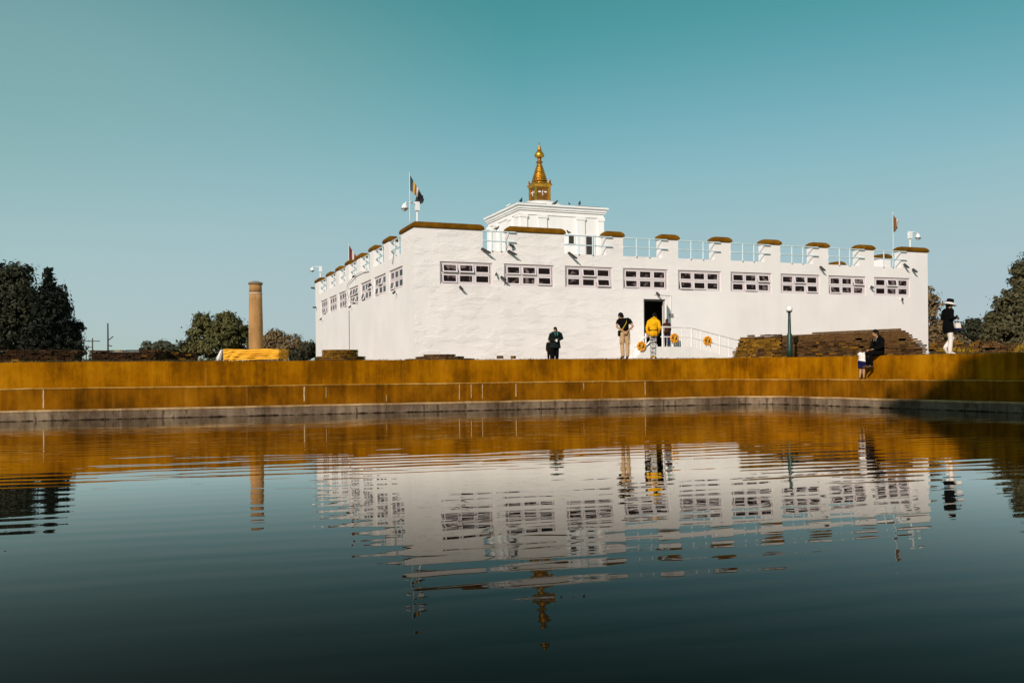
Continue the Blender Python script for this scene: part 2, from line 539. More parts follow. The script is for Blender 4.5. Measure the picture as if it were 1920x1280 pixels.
# ================================================================== temple
def plaster_material(name, brick_lo, brick_hi, axis):
    """whitewashed brick: lime wash with grime; fine brick relief fades out along the wall"""
    m, nt, p = nodes_of(name)
    L = nt.links.new
    p.inputs['Roughness'].default_value = 0.9
    p.inputs['Specular IOR Level'].default_value = 0.2
    tc = nt.nodes.new('ShaderNodeTexCoord')
    sx = nt.nodes.new('ShaderNodeSeparateXYZ'); L(tc.outputs['Object'], sx.inputs[0])
    cb = nt.nodes.new('ShaderNodeCombineXYZ')
    L(sx.outputs[axis], cb.inputs[0]); L(sx.outputs[2], cb.inputs[1])
    def noise(sc_, st, det=5):
        mp = nt.nodes.new('ShaderNodeMapping'); mp.inputs['Scale'].default_value = st
        L(tc.outputs['Object'], mp.inputs[0])
        n = nt.nodes.new('ShaderNodeTexNoise'); n.inputs['Scale'].default_value = sc_; n.inputs['Detail'].default_value = det
        L(mp.outputs[0], n.inputs['Vector']); return n.outputs[0]
    def ramp(src, p0, p1, c0, c1):
        r = nt.nodes.new('ShaderNodeValToRGB')
        r.color_ramp.elements[0].position, r.color_ramp.elements[1].position = p0, p1
        r.color_ramp.elements[0].color = (*c0, 1); r.color_ramp.elements[1].color = (*c1, 1)
        L(src, r.inputs[0]); return r.outputs[0]
    def mul(a, b, f=1.0):
        q = nt.nodes.new('ShaderNodeMix'); q.data_type = 'RGBA'; q.blend_type = 'MULTIPLY'; q.inputs[0].default_value = f
        L(a, q.inputs[6]); L(b, q.inputs[7]); return q.outputs[2]
    base = ramp(noise(0.5, (1, 1, 1), 6), 0.3, 0.7, (0.755, 0.72, 0.705), (0.825, 0.79, 0.77))
    streak = ramp(noise(2.2, (1, 1, 0.08), 6), 0.25, 0.5, (0.90, 0.885, 0.86), (1, 1, 1))
    c = mul(base, streak, 0.32)
    br = nt.nodes.new('ShaderNodeTexBrick')
    br.inputs['Scale'].default_value = 1.0
    br.inputs['Brick Width'].default_value = 0.36; br.inputs['Row Height'].default_value = 0.11
    br.inputs['Mortar Size'].default_value = 0.014; br.inputs['Mortar Smooth'].default_value = 0.4
    br.inputs['Color1'].default_value = (1, 1, 1, 1); br.inputs['Color2'].default_value = (0.93, 0.93, 0.93, 1)
    br.inputs['Mortar'].default_value = (0.5, 0.5, 0.5, 1)
    L(cb.outputs[0], br.inputs['Vector'])
    # relief only where the wash is thin
    fade = nt.nodes.new('ShaderNodeMapRange'); fade.inputs[1].default_value = brick_lo; fade.inputs[2].default_value = brick_hi
    fade.inputs[3].default_value = 1.0; fade.inputs[4].default_value = 0.0
    L(sx.outputs[axis], fade.inputs[0])
    pt = nt.nodes.new('ShaderNodeMapRange'); pt.inputs[1].default_value = 0.47; pt.inputs[2].default_value = 0.60
    L(noise(0.9, (1, 1, 2.5), 5), pt.inputs[0])
    q = nt.nodes.new('ShaderNodeMath'); q.operation = 'MULTIPLY'; L(fade.outputs[0], q.inputs[0]); L(pt.outputs[0], q.inputs[1])
    n9 = noise(9, (1, 1, 1), 6)
    hsum = nt.nodes.new('ShaderNodeMath'); hsum.operation = 'MULTIPLY_ADD'
    L(br.outputs[0], hsum.inputs[0]); L(q.outputs[0], hsum.inputs[1])
    m2 = nt.nodes.new('ShaderNodeMath'); m2.operation = 'MULTIPLY'; m2.inputs[1].default_value = 0.08
    L(n9, m2.inputs[0]); L(m2.outputs[0], hsum.inputs[2])
    bp = nt.nodes.new('ShaderNodeBump'); bp.inputs['Strength'].default_value = 0.8; bp.inputs['Distance'].default_value = 0.02
    L(hsum.outputs[0], bp.inputs['Height']); L(bp.outputs[0], p.inputs['Normal'])
    L(c, p.inputs['Base Color'])
    return m

M_front = plaster_material('whitewashed_brick', 8.0, 18.0, 0)
M_left = plaster_material('whitewash', -2.0, -1.0, 1)
M_white = mat('white_paint', (0.78, 0.755, 0.73), 0.75, 0.04, 3)
M_cap = mat('brown_cap', (0.15, 0.064, 0.004), 1.0, 0.28, 3.0, bump=0.01, bscale=20, spec=0.05)
M_frame = mat('window_frame', (0.62, 0.545, 0.56), 0.6, 0.05, 5)
M_sash = mat('window_sash', (0.72, 0.66, 0.67), 0.6, 0.05, 5)
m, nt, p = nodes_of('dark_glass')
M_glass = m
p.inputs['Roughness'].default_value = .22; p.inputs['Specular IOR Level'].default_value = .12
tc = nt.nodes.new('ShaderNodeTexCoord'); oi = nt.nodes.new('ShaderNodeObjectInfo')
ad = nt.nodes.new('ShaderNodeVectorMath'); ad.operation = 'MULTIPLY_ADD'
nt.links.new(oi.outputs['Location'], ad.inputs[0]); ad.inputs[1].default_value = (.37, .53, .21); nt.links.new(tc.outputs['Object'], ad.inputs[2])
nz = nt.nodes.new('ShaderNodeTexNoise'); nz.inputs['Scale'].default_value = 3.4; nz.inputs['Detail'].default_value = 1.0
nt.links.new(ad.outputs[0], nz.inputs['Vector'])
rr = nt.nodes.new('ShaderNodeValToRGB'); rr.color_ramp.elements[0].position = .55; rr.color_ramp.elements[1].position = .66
rr.color_ramp.elements[0].color = (.014, .008, .008, 1); rr.color_ramp.elements[1].color = (.16, .12, .12, 1)  # pale patches paint reflections and curtains into the panes
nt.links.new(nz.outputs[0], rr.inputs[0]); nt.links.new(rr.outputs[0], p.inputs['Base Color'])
M_rail = mat('pale_rail', (0.56, 0.68, 0.72), 0.5, 0.05, 4)
M_dark = mat('dark_metal', (0.035, 0.032, 0.03), 0.5, 0.2, 8)
M_grey = mat('camera_grey', (0.20, 0.20, 0.19), 0.5, 0.2, 8)
M_camw = mat('camera_white', (0.75, 0.77, 0.76), 0.45, 0.05, 8)
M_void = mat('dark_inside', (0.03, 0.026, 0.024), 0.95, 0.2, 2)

LEN, DEP = 31.98, 29.7
PZ = 7.22           # parapet wall
CZ = 8.20           # underside of the caps
WZ0, WZ1 = 5.50, 6.60
def Z(z): return z - GZ

temple = thing('temple', 'long white flat-roofed temple with window rows and brown capped parapet posts', 'temple', CORNER, YAW)

def wall(bm, a0, a1, z0, z1, holes, t, put_):
    """a wall with openings; put_ maps (along, depth, z) to local xyz"""
    xs = sorted({a0, a1, *[h[0] for h in holes], *[h[1] for h in holes]})
    zs = sorted({z0, z1, *[h[2] for h in holes], *[h[3] for h in holes]})
    def solid(i, j):
        if i < 0 or j < 0 or i >= len(xs) - 1 or j >= len(zs) - 1: return False
        cx, cz = (xs[i] + xs[i + 1]) / 2, (zs[j] + zs[j + 1]) / 2
        return not any(h[0] < cx < h[1] and h[2] < cz < h[3] for h in holes)
    cache = {}
    def v(a, d, z):
        k = (round(a, 4), round(d, 4), round(z, 4))
        if k not in cache: cache[k] = bm.verts.new(put_(a, d, z))
        return cache[k]
    for i in range(len(xs) - 1):
        for j in range(len(zs) - 1):
            if not solid(i, j): continue
            x0, x1, y0, y1 = xs[i], xs[i + 1], zs[j], zs[j + 1]
            bm.faces.new((v(x0, 0, y0), v(x1, 0, y0), v(x1, 0, y1), v(x0, 0, y1)))
            bm.faces.new((v(x0, t, y1), v(x1, t, y1), v(x1, t, y0), v(x0, t, y0)))
            if not solid(i - 1, j): bm.faces.new((v(x0, 0, y0), v(x0, 0, y1), v(x0, t, y1), v(x0, t, y0)))
            if not solid(i + 1, j): bm.faces.new((v(x1, 0, y1), v(x1, 0, y0), v(x1, t, y0), v(x1, t, y1)))
            if not solid(i, j - 1): bm.faces.new((v(x0, 0, y0), v(x0, t, y0), v(x1, t, y0), v(x1, 0, y0)))
            if not solid(i, j + 1): bm.faces.new((v(x0, 0, y1), v(x1, 0, y1), v(x1, t, y1), v(x0, t, y1)))

FW = [(1.29 + 3.325 * i, 1.29 + 3.325 * i + 2.70) for i in range(9)]
LW = [(2.23 + 3.68 * i, 2.23 + 3.68 * i + 2.87) for i in range(7)]
DS0, DS1, DZ0, DZ1 = 12.48, 13.80, 2.42, 5.0
bm = NB()
wall(bm, 0, LEN, Z(GZ - 0.3), Z(PZ), [(a, b, Z(WZ0), Z(WZ1)) for a, b in FW] + [(DS0, DS1, Z(DZ0), Z(DZ1))], 0.35, lambda a, d, z: (a, d, z))
obj('front_wall', bm, M_front, temple)
bm = NB()
wall(bm, 0.352, DEP, Z(GZ - 0.3), Z(PZ), [(a, b, Z(WZ0), Z(WZ1)) for a, b in LW], 0.35, lambda a, d, z: (d, a, z))
obj('side_wall', bm, M_left, temple)
obj('back_wall', bxm(0.353, LEN, DEP - 0.35, DEP - 0.003, Z(GZ - 0.3), Z(PZ)), M_left, temple)
obj('side_wall', bxm(LEN - 0.35, LEN - 0.003, 0.353, DEP - 0.352, Z(GZ - 0.3), Z(PZ)), M_left, temple)
obj('roof_slab', bxm(0.36, LEN - 0.36, 0.36, DEP - 0.36, Z(6.72), Z(6.92)), M_white, temple)
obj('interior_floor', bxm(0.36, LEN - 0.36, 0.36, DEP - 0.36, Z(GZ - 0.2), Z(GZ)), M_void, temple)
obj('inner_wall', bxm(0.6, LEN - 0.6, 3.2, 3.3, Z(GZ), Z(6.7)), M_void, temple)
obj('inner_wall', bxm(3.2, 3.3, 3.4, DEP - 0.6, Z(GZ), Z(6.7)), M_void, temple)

# ---- windows
def window_meshes(w, h):
    f = 0.085
    bm = NB()
    box(bm, 0, w, 0.06, 0.15, 0, f); box(bm, 0, w, 0.06, 0.15, h - f, h)
    box(bm, 0, f, 0.061, 0.149, f, h - f); box(bm, w - f, w, 0.061, 0.149, f, h - f)
    cw = (w - 2 * f) / 3
    for i in (1, 2):
        box(bm, f + i * cw - 0.045, f + i * cw + 0.045, 0.062, 0.148, f, h - f)
    box(bm, f, w - f, 0.063, 0.147, h / 2 - 0.04, h / 2 + 0.04)
    frame = mesh_of('window', bm, M_frame)
    sw, sh = cw - 0.095, (h - 2 * f) / 2 - 0.045
    b = 0.058
    bm = NB()       # origin at the sash's top edge so that it can swing out
    box(bm, 0, sw, 0.0, 0.05, -b, 0); box(bm, 0, sw, 0.0, 0.05, -sh, -sh + b)
    box(bm, 0, b, 0.001, 0.049, -sh + b, -b); box(bm, sw - b, sw, 0.001, 0.049, -sh + b, -b)
    sash = mesh_of('sash', bm, M_sash)
    bm = NB(); box(bm, b, sw - b, 0.02, 0.028, -sh + b, -b)
    pane = mesh_of('pane', bm, M_glass)
    return frame, sash, pane, cw, f, sh

def add_windows(spans, to_loc, rz):
    w = spans[0][1] - spans[0][0]; h = WZ1 - WZ0 - 0.004
    frame, sash, pane, cw, f, sh = window_meshes(w - 0.004, h)
    for i, (a, b) in enumerate(spans):
        o = obj('window', frame, None, temple)
        o.location = to_loc(a + 0.002, b - 0.002); o.rotation_euler = (0, 0, rz)
        for r in range(2):
            for c_ in range(3):
                opn = random.random()
                ang = 0.0
                if opn < (0.42 if rz == 0 else 0.2): ang = R(random.choice((5, 8, 11, 14)))
                x = f + c_ * cw + 0.048
                z = h - f - 0.012 if r == 0 else h / 2 - 0.052
                for nm, me in (('sash', sash), ('pane', pane)):
                    s_ = obj(nm, me, None, o)
                    s_.location = (x, 0.055 if ang == 0 else 0.04, z); s_.rotation_euler = (-ang, 0, 0)
                    # the bottom edge swings out of the wall
add_windows(FW, lambda a, b: (a, 0, Z(WZ0) + 0.002), 0)
add_windows(LW, lambda a, b: (0, b, Z(WZ0) + 0.002), -math.pi / 2)

# ---- parapet posts and caps
def cap_bm(x0, x1, y0, y1, ov=0.075, h1=0.10, h2=0.29, ins=0.10):
    bm = NB()
    rings = []
    for z, e in ((0, ov - 0.02), (0.03, ov), (h1, ov), (h1 + 0.10, ov - 0.05), (h2, -ins)):
        rings.append([bm.verts.new((x, y, z)) for x, y in ((x0 - e, y0 - e), (x1 + e, y0 - e), (x1 + e, y1 + e), (x0 - e, y1 + e))])
    for i in range(len(rings) - 1):
        for k in range(4):
            bm.faces.new((rings[i][k], rings[i][(k + 1) % 4], rings[i + 1][(k + 1) % 4], rings[i + 1][k]))
    bm.faces.new(rings[0][::-1]); bm.faces.new(rings[-1])
    return bm

def post(x0, x1, y0, y1, mt):
    o = obj('parapet_post', bxm(x0, x1, y0, y1, Z(PZ) - 0.002, Z(CZ) + 0.01), mt, temple)
    jz = random.uniform(-0.015, 0.02)
    c = obj('cap', cap_bm(x0, x1, y0, y1), M_cap, o)
    c.location = (0, 0, Z(CZ) + jz)
PD = 0.55
FP = [(4.9, 7.9), (10.29, 11.28), (13.59, 14.60), (16.90, 17.93), (20.16, 21.22), (23.48, 24.56), (26.80, 27.88), (29.95, LEN - 0.002)]
LP = [(5.2, 6.3), (8.85, 9.9), (12.5, 13.6), (16.1, 17.15), (19.6, 20.65), (23.4, 24.5), (27.9, DEP - 0.004)]
# corner block: an L in plan
bm = NB()
L_pts = [(0.001, 0.001), (3.5, 0.001), (3.5, PD), (PD, PD), (PD, 2.54), (0.001, 2.54)]
def prism(bm, pts, z0, z1):
    a = [bm.verts.new((x, y, z0)) for x, y in pts]; b = [bm.verts.new((x, y, z1)) for x, y in pts]
    n = len(pts)
    for i in range(n):
        bm.faces.new((a[i], a[(i + 1) % n], b[(i + 1) % n], b[i]))
    bm.faces.new(a[::-1]); bm.faces.new(b)
prism(bm, L_pts, Z(PZ) - 0.002, Z(CZ) + 0.01)
cb = obj('parapet_post', bm, M_front, temple)
bm = NB()
def Lring(e, z): return [bm.verts.new((x, y, z)) for x, y in ((-e, -e), (3.5 + e, -e), (3.5 + e, PD + e), (PD + e, PD + e), (PD + e, 2.54 + e), (-e, 2.54 + e))]
rs = [Lring(0.055, 0), Lring(0.075, 0.03), Lring(0.075, 0.10), Lring(0.03, 0.2), Lring(-0.08, 0.29)]
for i in range(4):
    for k in range(6):
        bm.faces.new((rs[i][k], rs[i][(k + 1) % 6], rs[i + 1][(k + 1) % 6], rs[i + 1][k]))
bm.faces.new(rs[0][::-1]); bm.faces.new(rs[-1])
obj('cap', bm, M_cap, cb).location = (0, 0, Z(CZ))
for a, b in FP: post(a, b, 0.001, PD, M_front)
for a, b in LP: post(0.001, PD, a, b, M_left)
for a, b in ((3.0, 4.0), (7.2, 8.2), (11.5, 12.5), (16, 17), (20.4, 21.4), (25, 26)):
    post(LEN - PD, LEN - 0.004, a, b, M_left)

# ---- railings between the posts
def rail_piece(name, p, q, r, parent, m=M_rail):
    bm = NB(); tube(bm, [p, q], r, 8, dome=0)
    return obj(name, bm, m, parent, smooth=False)
def elbow_rail(pts, r, parent, m=M_rail):
    bm = NB(); tube(bm, pts, r, 8, dome=0)
    return obj('rail', bm, m, parent)
def bay(a, b, axis, dep=-.05, ov=.34):
    def pt(t, d, z): return (t, d, Z(z)) if axis == 0 else (d, t, Z(z))
    o = None
    for k, z in enumerate((8.16, 7.68)):
        pts = [pt(a - 0.02, dep, z), pt(b + ov - 0.04, dep - .01, z), pt(b + ov, dep + .01, z - 0.02), pt(b + ov, dep + .07, z - 0.03)]
        if o is None:
            o = elbow_rail(pts, 0.04, temple); o.name = 'railing'
        else:
            elbow_rail(pts, 0.038, o)
    n = 2
    for i in range(n):
        t = a + (b - a) * (i + 1) / (n + 1)
        rail_piece('post', pt(t, dep, PZ - 0.02), pt(t, dep, 8.17), 0.036, o)
fb = [(3.5, 4.9), (7.9, 10.29)] + [(FP[i][1], FP[i + 1][0]) for i in range(1, len(FP) - 1)]
for a, b in fb: bay(a, b, 0)
lb = [(2.54, 5.2)] + [(LP[i][1], LP[i + 1][0]) for i in range(len(LP) - 1)]
for a, b in lb: bay(a, b, 1, .14, -.03)

# ---- door
o = obj('door_frame', bxm(DS0 + 0.002, DS0 + 0.09, 0.05, 0.2, Z(DZ0), Z(DZ1) - 0.002), M_dark, temple)
obj('door_frame', bxm(DS0 + 0.09, DS1 - 0.002, 0.051, 0.199, Z(DZ1) - 0.10, Z(DZ1) - 0.003), M_dark, temple)
bm = NB(); box(bm, 0, 0.92, 0, 0.05, 0, 2.46)
for z0, z1 in ((0.15, 1.1), (1.25, 2.3)): box(bm, 0.12, 0.8, -0.015, 0.0, z0, z1)
o = obj('door_leaf', bm, M_white, temple)
o.location = (DS1 - 0.03, 0.22, Z(DZ0) + 0.02); o.rotation_euler = (0, 0, R(180 + 68))
# small white conduit and box beside the door
bm = NB(); tube(bm, [(DS0 + .6, -.03, Z(5.25)), (14.12, -.03, Z(5.22)), (14.12, -.03, Z(4.25))], 0.018, 6)
obj('conduit', bm, M_white, temple)
bm = NB(); box(bm, 14.03, 14.22, -.08, -.002, Z(4.08), Z(4.25)); o = obj('switch_box', bm, M_grey, temple)

# ---- small wall cameras and lamps
def bullet_camera(p, yaw, pitch, L_=0.34, mt=M_dark, arm=0.13, nrm=(0, -1)):
    """bracket from the wall, camera body with hood; p on the wall in temple space"""
    L_ *= .62
    bm = NB()
    n = Vector((nrm[0], nrm[1], 0))
    base = Vector(p); tip = base + n * arm
    tube(bm, [base - n * 0.01, base + n * arm * .6, tip], 0.022, 6)
    box(bm, base.x - .035, base.x + .035, base.y - .035, base.y + .035, base.z - .045, base.z + .045)
    o = obj('security_camera', bm, M_camw, temple)
    d = Vector((math.cos(yaw) * math.cos(pitch), math.sin(yaw) * math.cos(pitch), math.sin(pitch)))
    bm = NB(); tube(bm, [tip - d * L_ * .35, tip + d * L_ * .65], (0.042, 0.038), 8, dome=0.2)
    a, b = frame_axes(d, Vector((0, 0, 1)))
    tube(bm, [tip - d * L_ * .3 + a * .05, tip + d * L_ * .85 + a * .05], [(0.012, 0.055), (0.012, 0.055)], 8, dome=0)
    obj('camera_body', bm, mt, o)
def on_front(px, py, d=0.0):
    s, z = fr(px, py, 0); return (s, -d, Z(z))
for px, py, yaw, pit, Ln in ((906, 470, -40, -30, .75), (955, 474, -35, -28, .7), (862, 540, -60, -40, .38), (929, 514, -120, -25, .35), (940, 522, -50, -35, .5), (1068, 478, -45, -38, .8), (1230, 551, -60, -45, .38), (1537, 503, -50, -45, .55), (1694, 498, -55, -45, .55), (1710, 507, -55, -42, .5), (1631, 539, -70, -35, .3), (1689, 561, -110, -45, .3), (960, 463, -150, 5, .5)):
    p = on_front(px, py)
    bullet_camera(p, R(yaw), R(pit), Ln)
def le(px, py):
    a, b = unroll(px, py)
    m_ = (XC - a * YC) / (UY + UX * a)
    return m_, CAMH - b * (YC + UX * m_)
for px, py, yaw, pit, Ln in ((745, 548, 200, -40, .3), (661, 575, 210, -40, .3), (606, 598, 200, -40, .3), (595, 577, 160, 0, .4), (590, 542, 165, 5, .45), (668, 519, 220, -20, .3), (700, 535, 200, -20, .25)):
    m_, z = le(px, py)
    bullet_camera((0, min(m_, DEP - .1), Z(z)), R(yaw), R(pit), Ln, nrm=(-1, 0), mt=M_dark)
# cable looping over the side wall, a thin downpipe
pts = []
for px, py in ((693, 507), (682, 509), (668, 517), (656, 531), (652, 546), (656, 560), (664, 566), (672, 566)):
    m_, z = le(px, py); pts.append((-0.10, m_, Z(z)))
bm = NB(); tube(bm, pts, 0.03, 6); obj('cable', bm, M_white, temple, smooth=True)
m_, z = le(656, 582)
bm = NB(); tube(bm, [(-0.04, m_, Z(z)), (-0.04, m_, 0.1)], 0.02, 6); obj('downpipe', bm, M_grey, temple)
for pts_ in (((742, 470), (738, 495)),):
    q = [(-0.06, le(*p_)[0], Z(le(*p_)[1])) for p_ in pts_]
    bm = NB(); tube(bm, q, 0.02, 6); obj('cable', bm, M_grey, temple)

def dome_camera(x, y, side, label):
    """pan-tilt dome camera on a stub post"""
    z0 = Z(CZ) + 0.28
    bm = NB(); tube(bm, [(x, y, z0 - .02), (x, y, z0 + 0.9)], 0.05, 8, dome=0.1)
    box(bm, x - .10, x + .10, y - .10, y + .10, z0 + .55, z0 + .98)
    o = obj('camera_post', bm, M_camw, temple); o['label'] = label
    bm = NB(); tube(bm, [(x, y, z0 + .9), (x + side * .30, y, z0 + .95), (x + side * .55, y, z0 + .93), (x + side * .62, y, z0 + .8)], 0.04, 8)
    obj('camera_arm', bm, M_camw, o)
    bm = NB(); ball(bm, (x + side * .62, y, z0 + .66), .16, 14, 10); tube(bm, [(x + side * .62, y, z0 + .66), (x + side * .62, y, z0 + .84)], [.15, .10], 12)
    obj('camera_head', bm, M_camw, o, smooth=True)
    bm = NB(); tube(bm, [(x + side * .62, y, z0 + .60), (x + side * .62, y, z0 + .64)], .165, 14, dome=0)
    ball(bm, (x + side * .62 + side * .02, y - .13, z0 + .56), .04, 8, 6)
    obj('camera_ring', bm, M_dark, o)
dome_camera(fr(786, 408)[0], 0.3, -1, 'white dome camera at the near corner of the parapet')
dome_camera(fr(1714, 460)[0], 0.3, 1, 'white dome camera on the right end of the parapet')
dome_camera(0.3, 29.1, -1, 'white dome camera on the far left end of the parapet')
# solar panel / floodlight behind the near dome camera
bm = NB(); box(bm, -.16, .16, -.03, .03, -.02, .42, Matrix.Translation((fr(788, 400)[0], .3, Z(CZ) + 1.25)) @ Matrix.Rotation(R(18), 4, 'Y') @ Matrix.Rotation(R(-15), 4, 'X'))
obj('solar_panel', bm, M_dark, temple)

# ================================================================== shrine tower on the roof
TM = 7.6
ts0 = fr(968, 388, TM)[0]; ts1 = fr(1138, 394, TM)[0]
TS0, TS1 = ts0 + .22, ts1 - .22
TW = TS1 - TS0
ROOFZ = 6.92
TOPZ = fr(1050, 386, TM)[1]
tower = thing('shrine_tower', 'white pilastered shrine block on the temple roof with gilded spire', 'shrine', loc(TS0, TM, ROOFZ), YAW)
H = TOPZ - ROOFZ
M_tower = mat('tower_white', (0.77, 0.75, 0.73), 0.85, 0.05, 1.2, stretch=(1, 1, .3))
obj('body', bxm(0, TW, 0, TW, 0, H - .05), M_tower, tower)
def cornice(z0, z1, e, name='cornice'):
    return obj(name, bxm(-e, TW + e, -e, TW + e, z0, z1), M_tower, tower)
cornice(H - .10, H, .24); cornice(H - .26, H - .10 - .002, .14); cornice(H - .36, H - .262, .08); 
cornice(H - .62, H - .56, .06, 'string_course')
def pil(s0, s1):
    obj('pilaster', bxm(s0, s1, -.10, .05, .0, H - .63), M_tower, tower)
    obj('pilaster_capital', bxm(s0 - .04, s1 + .04, -.14, .04, H - .80, H - .64), M_tower, tower)
    obj('pilaster', bxm(-.101, .049, s0, s1, .0, H - .631), M_tower, tower)
    obj('pilaster_capital', bxm(-.141, .039, s0 - .04, s1 + .04, H - .801, H - .641), M_tower, tower)
def ts(px): return fr(px, 420, TM)[0] - TS0
for a, b in ((0.02, ts(988)), (ts(1009), ts(1025)), (ts(1081), ts(1096)), (ts(1121), TW - .02)):
    pil(a, b)
# two dark openings with frames
for a, b, y0, y1, nm in ((ts(1095) + .12, ts(1113), 442, 478, 'doorway'), (ts(1066), ts(1076), 444, 458, 'window')):
    z1 = fr(1100, y0, TM)[1] - ROOFZ; z0 = max(0.02, fr(1100, y1, TM)[1] - ROOFZ)
    o = obj(nm, bxm(a, b, -.02, .03, z0, z1), M_void, tower)
    bm = NB()
    box(bm, a - .09, a, -.06, .02, z0, z1 + .09); box(bm, b, b + .09, -.06, .02, z0, z1 + .09); box(bm, a, b, -.061, .02, z1, z1 + .091)
    obj('surround', bm, M_tower, o)
# slate-coloured edge of the roof
for x0, x1 in ((.2, 1.7), (TW - 1.9, TW - .3)):
    obj('roof_tile_row', bxm(x0, x1, -.16, .1, H + .002, H + .05), M_grey, tower)
for i in range(9):
    y0 = .2 + i * TW / 9.2
    obj('roof_tile_row', bxm(-.18, .1, y0, y0 + TW / 13, H + .002, H + random.uniform(.03, .06)), M_grey, tower)
# stupa dome and spire
cx, cy = TW / 2 - .30, TW / 2
bm = NB(); lathe(bm, [(1.75, 0), (1.72, .12), (1.55, .34), (1.25, .52), (.85, .66), (.3, .70)], 32, cx, cy)
o = obj('dome', bm, M_tower, tower, smooth=True); o.location.z = H + .0
M_gold = mat('gilded_copper', (0.55, 0.29, 0.035), 0.40, 0.35, 7, metal=0.85)
M_goldd = mat('dark_gilding', (0.30, 0.125, 0.022), 0.5, 0.25, 6, metal=0.7)
M_eye = mat('painted_white', (0.8, 0.78, 0.74), 0.6, 0.03)
# sizes come from the photograph: about 30 px per metre here
sp0 = fr(1010, 375, TM + TW / 2)[1] - ROOFZ
def spz(py): return fr(1010, py, TM + TW / 2)[1] - ROOFZ
spire = obj('spire', bxm(cx - .47, cx + .47, cy - .47, cy + .47, spz(376) - .12, spz(352)), M_goldd, tower)
spire['label'] = 'gilded spire with stacked rings and finial'
for dx in (-.45, .45):
    for dy in (-.45, .45):
        obj('corner_strip', bxm(cx + dx - .075, cx + dx + .075, cy + dy - .075, cy + dy + .075, spz(376) - .11, spz(352) - .004), M_gold, spire)
bm = NB(); lathe(bm, [(.72, spz(352) - .03), (.78, spz(351)), (.83, spz(349.5)), (.87, spz(348.5)), (.83, spz(346)), (.70, spz(345))], 4, cx, cy)
obj('spire_cornice', bm, M_gold, spire)
for k in range(4):
    a = math.pi / 2 * k + math.pi / 4
    for j in (-1, 1):
        px_, py_ = cx + .66 * math.cos(a + j * .12), cy + .66 * math.sin(a + j * .12)
        bm = NB(); tube(bm, [(px_, py_, spz(346)), (px_ + .03 * math.cos(a), py_ + .03 * math.sin(a), spz(342.5)), (px_ + .07 * math.cos(a), py_ + .07 * math.sin(a), spz(337.5))], [(.07, .04), (.05, .03), .01], 6)
        obj('crest', bm, M_goldd, spire)
nr = 11
for i in range(nr):
    t = i / (nr - 1)
    y0 = 345 - (345 - 307) * (t ** .9)
    z0, z1 = spz(y0), spz(y0 - 3.4 + 1.2 * t)
    r = .545 * (1 - t) + .15 * t
    bm = NB(); hz_ = z1 - z0
    lathe(bm, [(r * .80, z0 - .03), (r * .98, z0 + hz_ * .1), (r, z0 + hz_ * .45), (r * .88, z0 + hz_ * .85), (r * .72, z0 + hz_ * 1.02)], 28, cx, cy)
    obj('ring', bm, M_gold, spire, smooth=True)
bm = NB(); lathe(bm, [(.36, spz(346)), (.10, spz(306))], 16, cx, cy); obj('spire_core', bm, M_goldd, spire)
bm = NB(); tube(bm, [(cx - .05, cy - .36, spz(338)), (cx - .02, cy - .13, spz(308))], [(.10, .04), (.045, .03)], 6); obj('spine', bm, M_gold, spire)
bm = NB(); lathe(bm, [(.13, spz(307)), (.21, spz(304.6)), (.21, spz(303.4)), (.13, spz(302.6)), (.11, spz(297)), (.17, spz(295))], 20, cx, cy); obj('collar', bm, M_goldd, spire, smooth=True)
bm = NB(); lathe(bm, [(.20, spz(296)), (.30, spz(293.5)), (.31, spz(290.5)), (.24, spz(287)), (.17, spz(284))], 20, cx, cy); obj('parasol', bm, M_gold, spire, smooth=True)
bm = NB(); lathe(bm, [(.15, spz(285)), (.10, spz(279)), (.05, spz(273)), (.012, spz(267))], 14, cx, cy); obj('finial', bm, M_gold, spire, smooth=True)
for k in range(4):
    a = k * math.pi / 2 + .5
    bm = NB(); tube(bm, [(cx + .16 * math.cos(a), cy + .16 * math.sin(a), spz(285)), (cx + .09 * math.cos(a), cy + .09 * math.sin(a), spz(275))], [(.03, .015), .008], 5); obj('finial_strut', bm, M_goldd, spire)
def eyes(face):
    zc = spz(362)
    for k in (-1, 1):
        bm = NB(); ball(bm, (0, 0, 0), .11, 10, 6, (1, .12, .42))
        o = obj('painted_eye', bm, M_eye, spire)
        o.location = (cx + k * .20, cy - .472, zc) if face == 0 else (cx - .472, cy + k * .20, zc)
        o.rotation_euler = (0, 0, 0 if face == 0 else math.pi / 2)
    pts = [(0, 0, .10), (.02, 0, .02), (-.03, 0, -.06), (.02, 0, -.12), (0, 0, -.22)]
    bm = NB(); tube(bm, pts, .02, 6); o = obj('painted_mark', bm, M_eye, spire)
    o.location = (cx, cy - .472, zc) if face == 0 else (cx - .472, cy, zc)
    o.rotation_euler = (0, 0, 0 if face == 0 else math.pi / 2)
eyes(0); eyes(1)

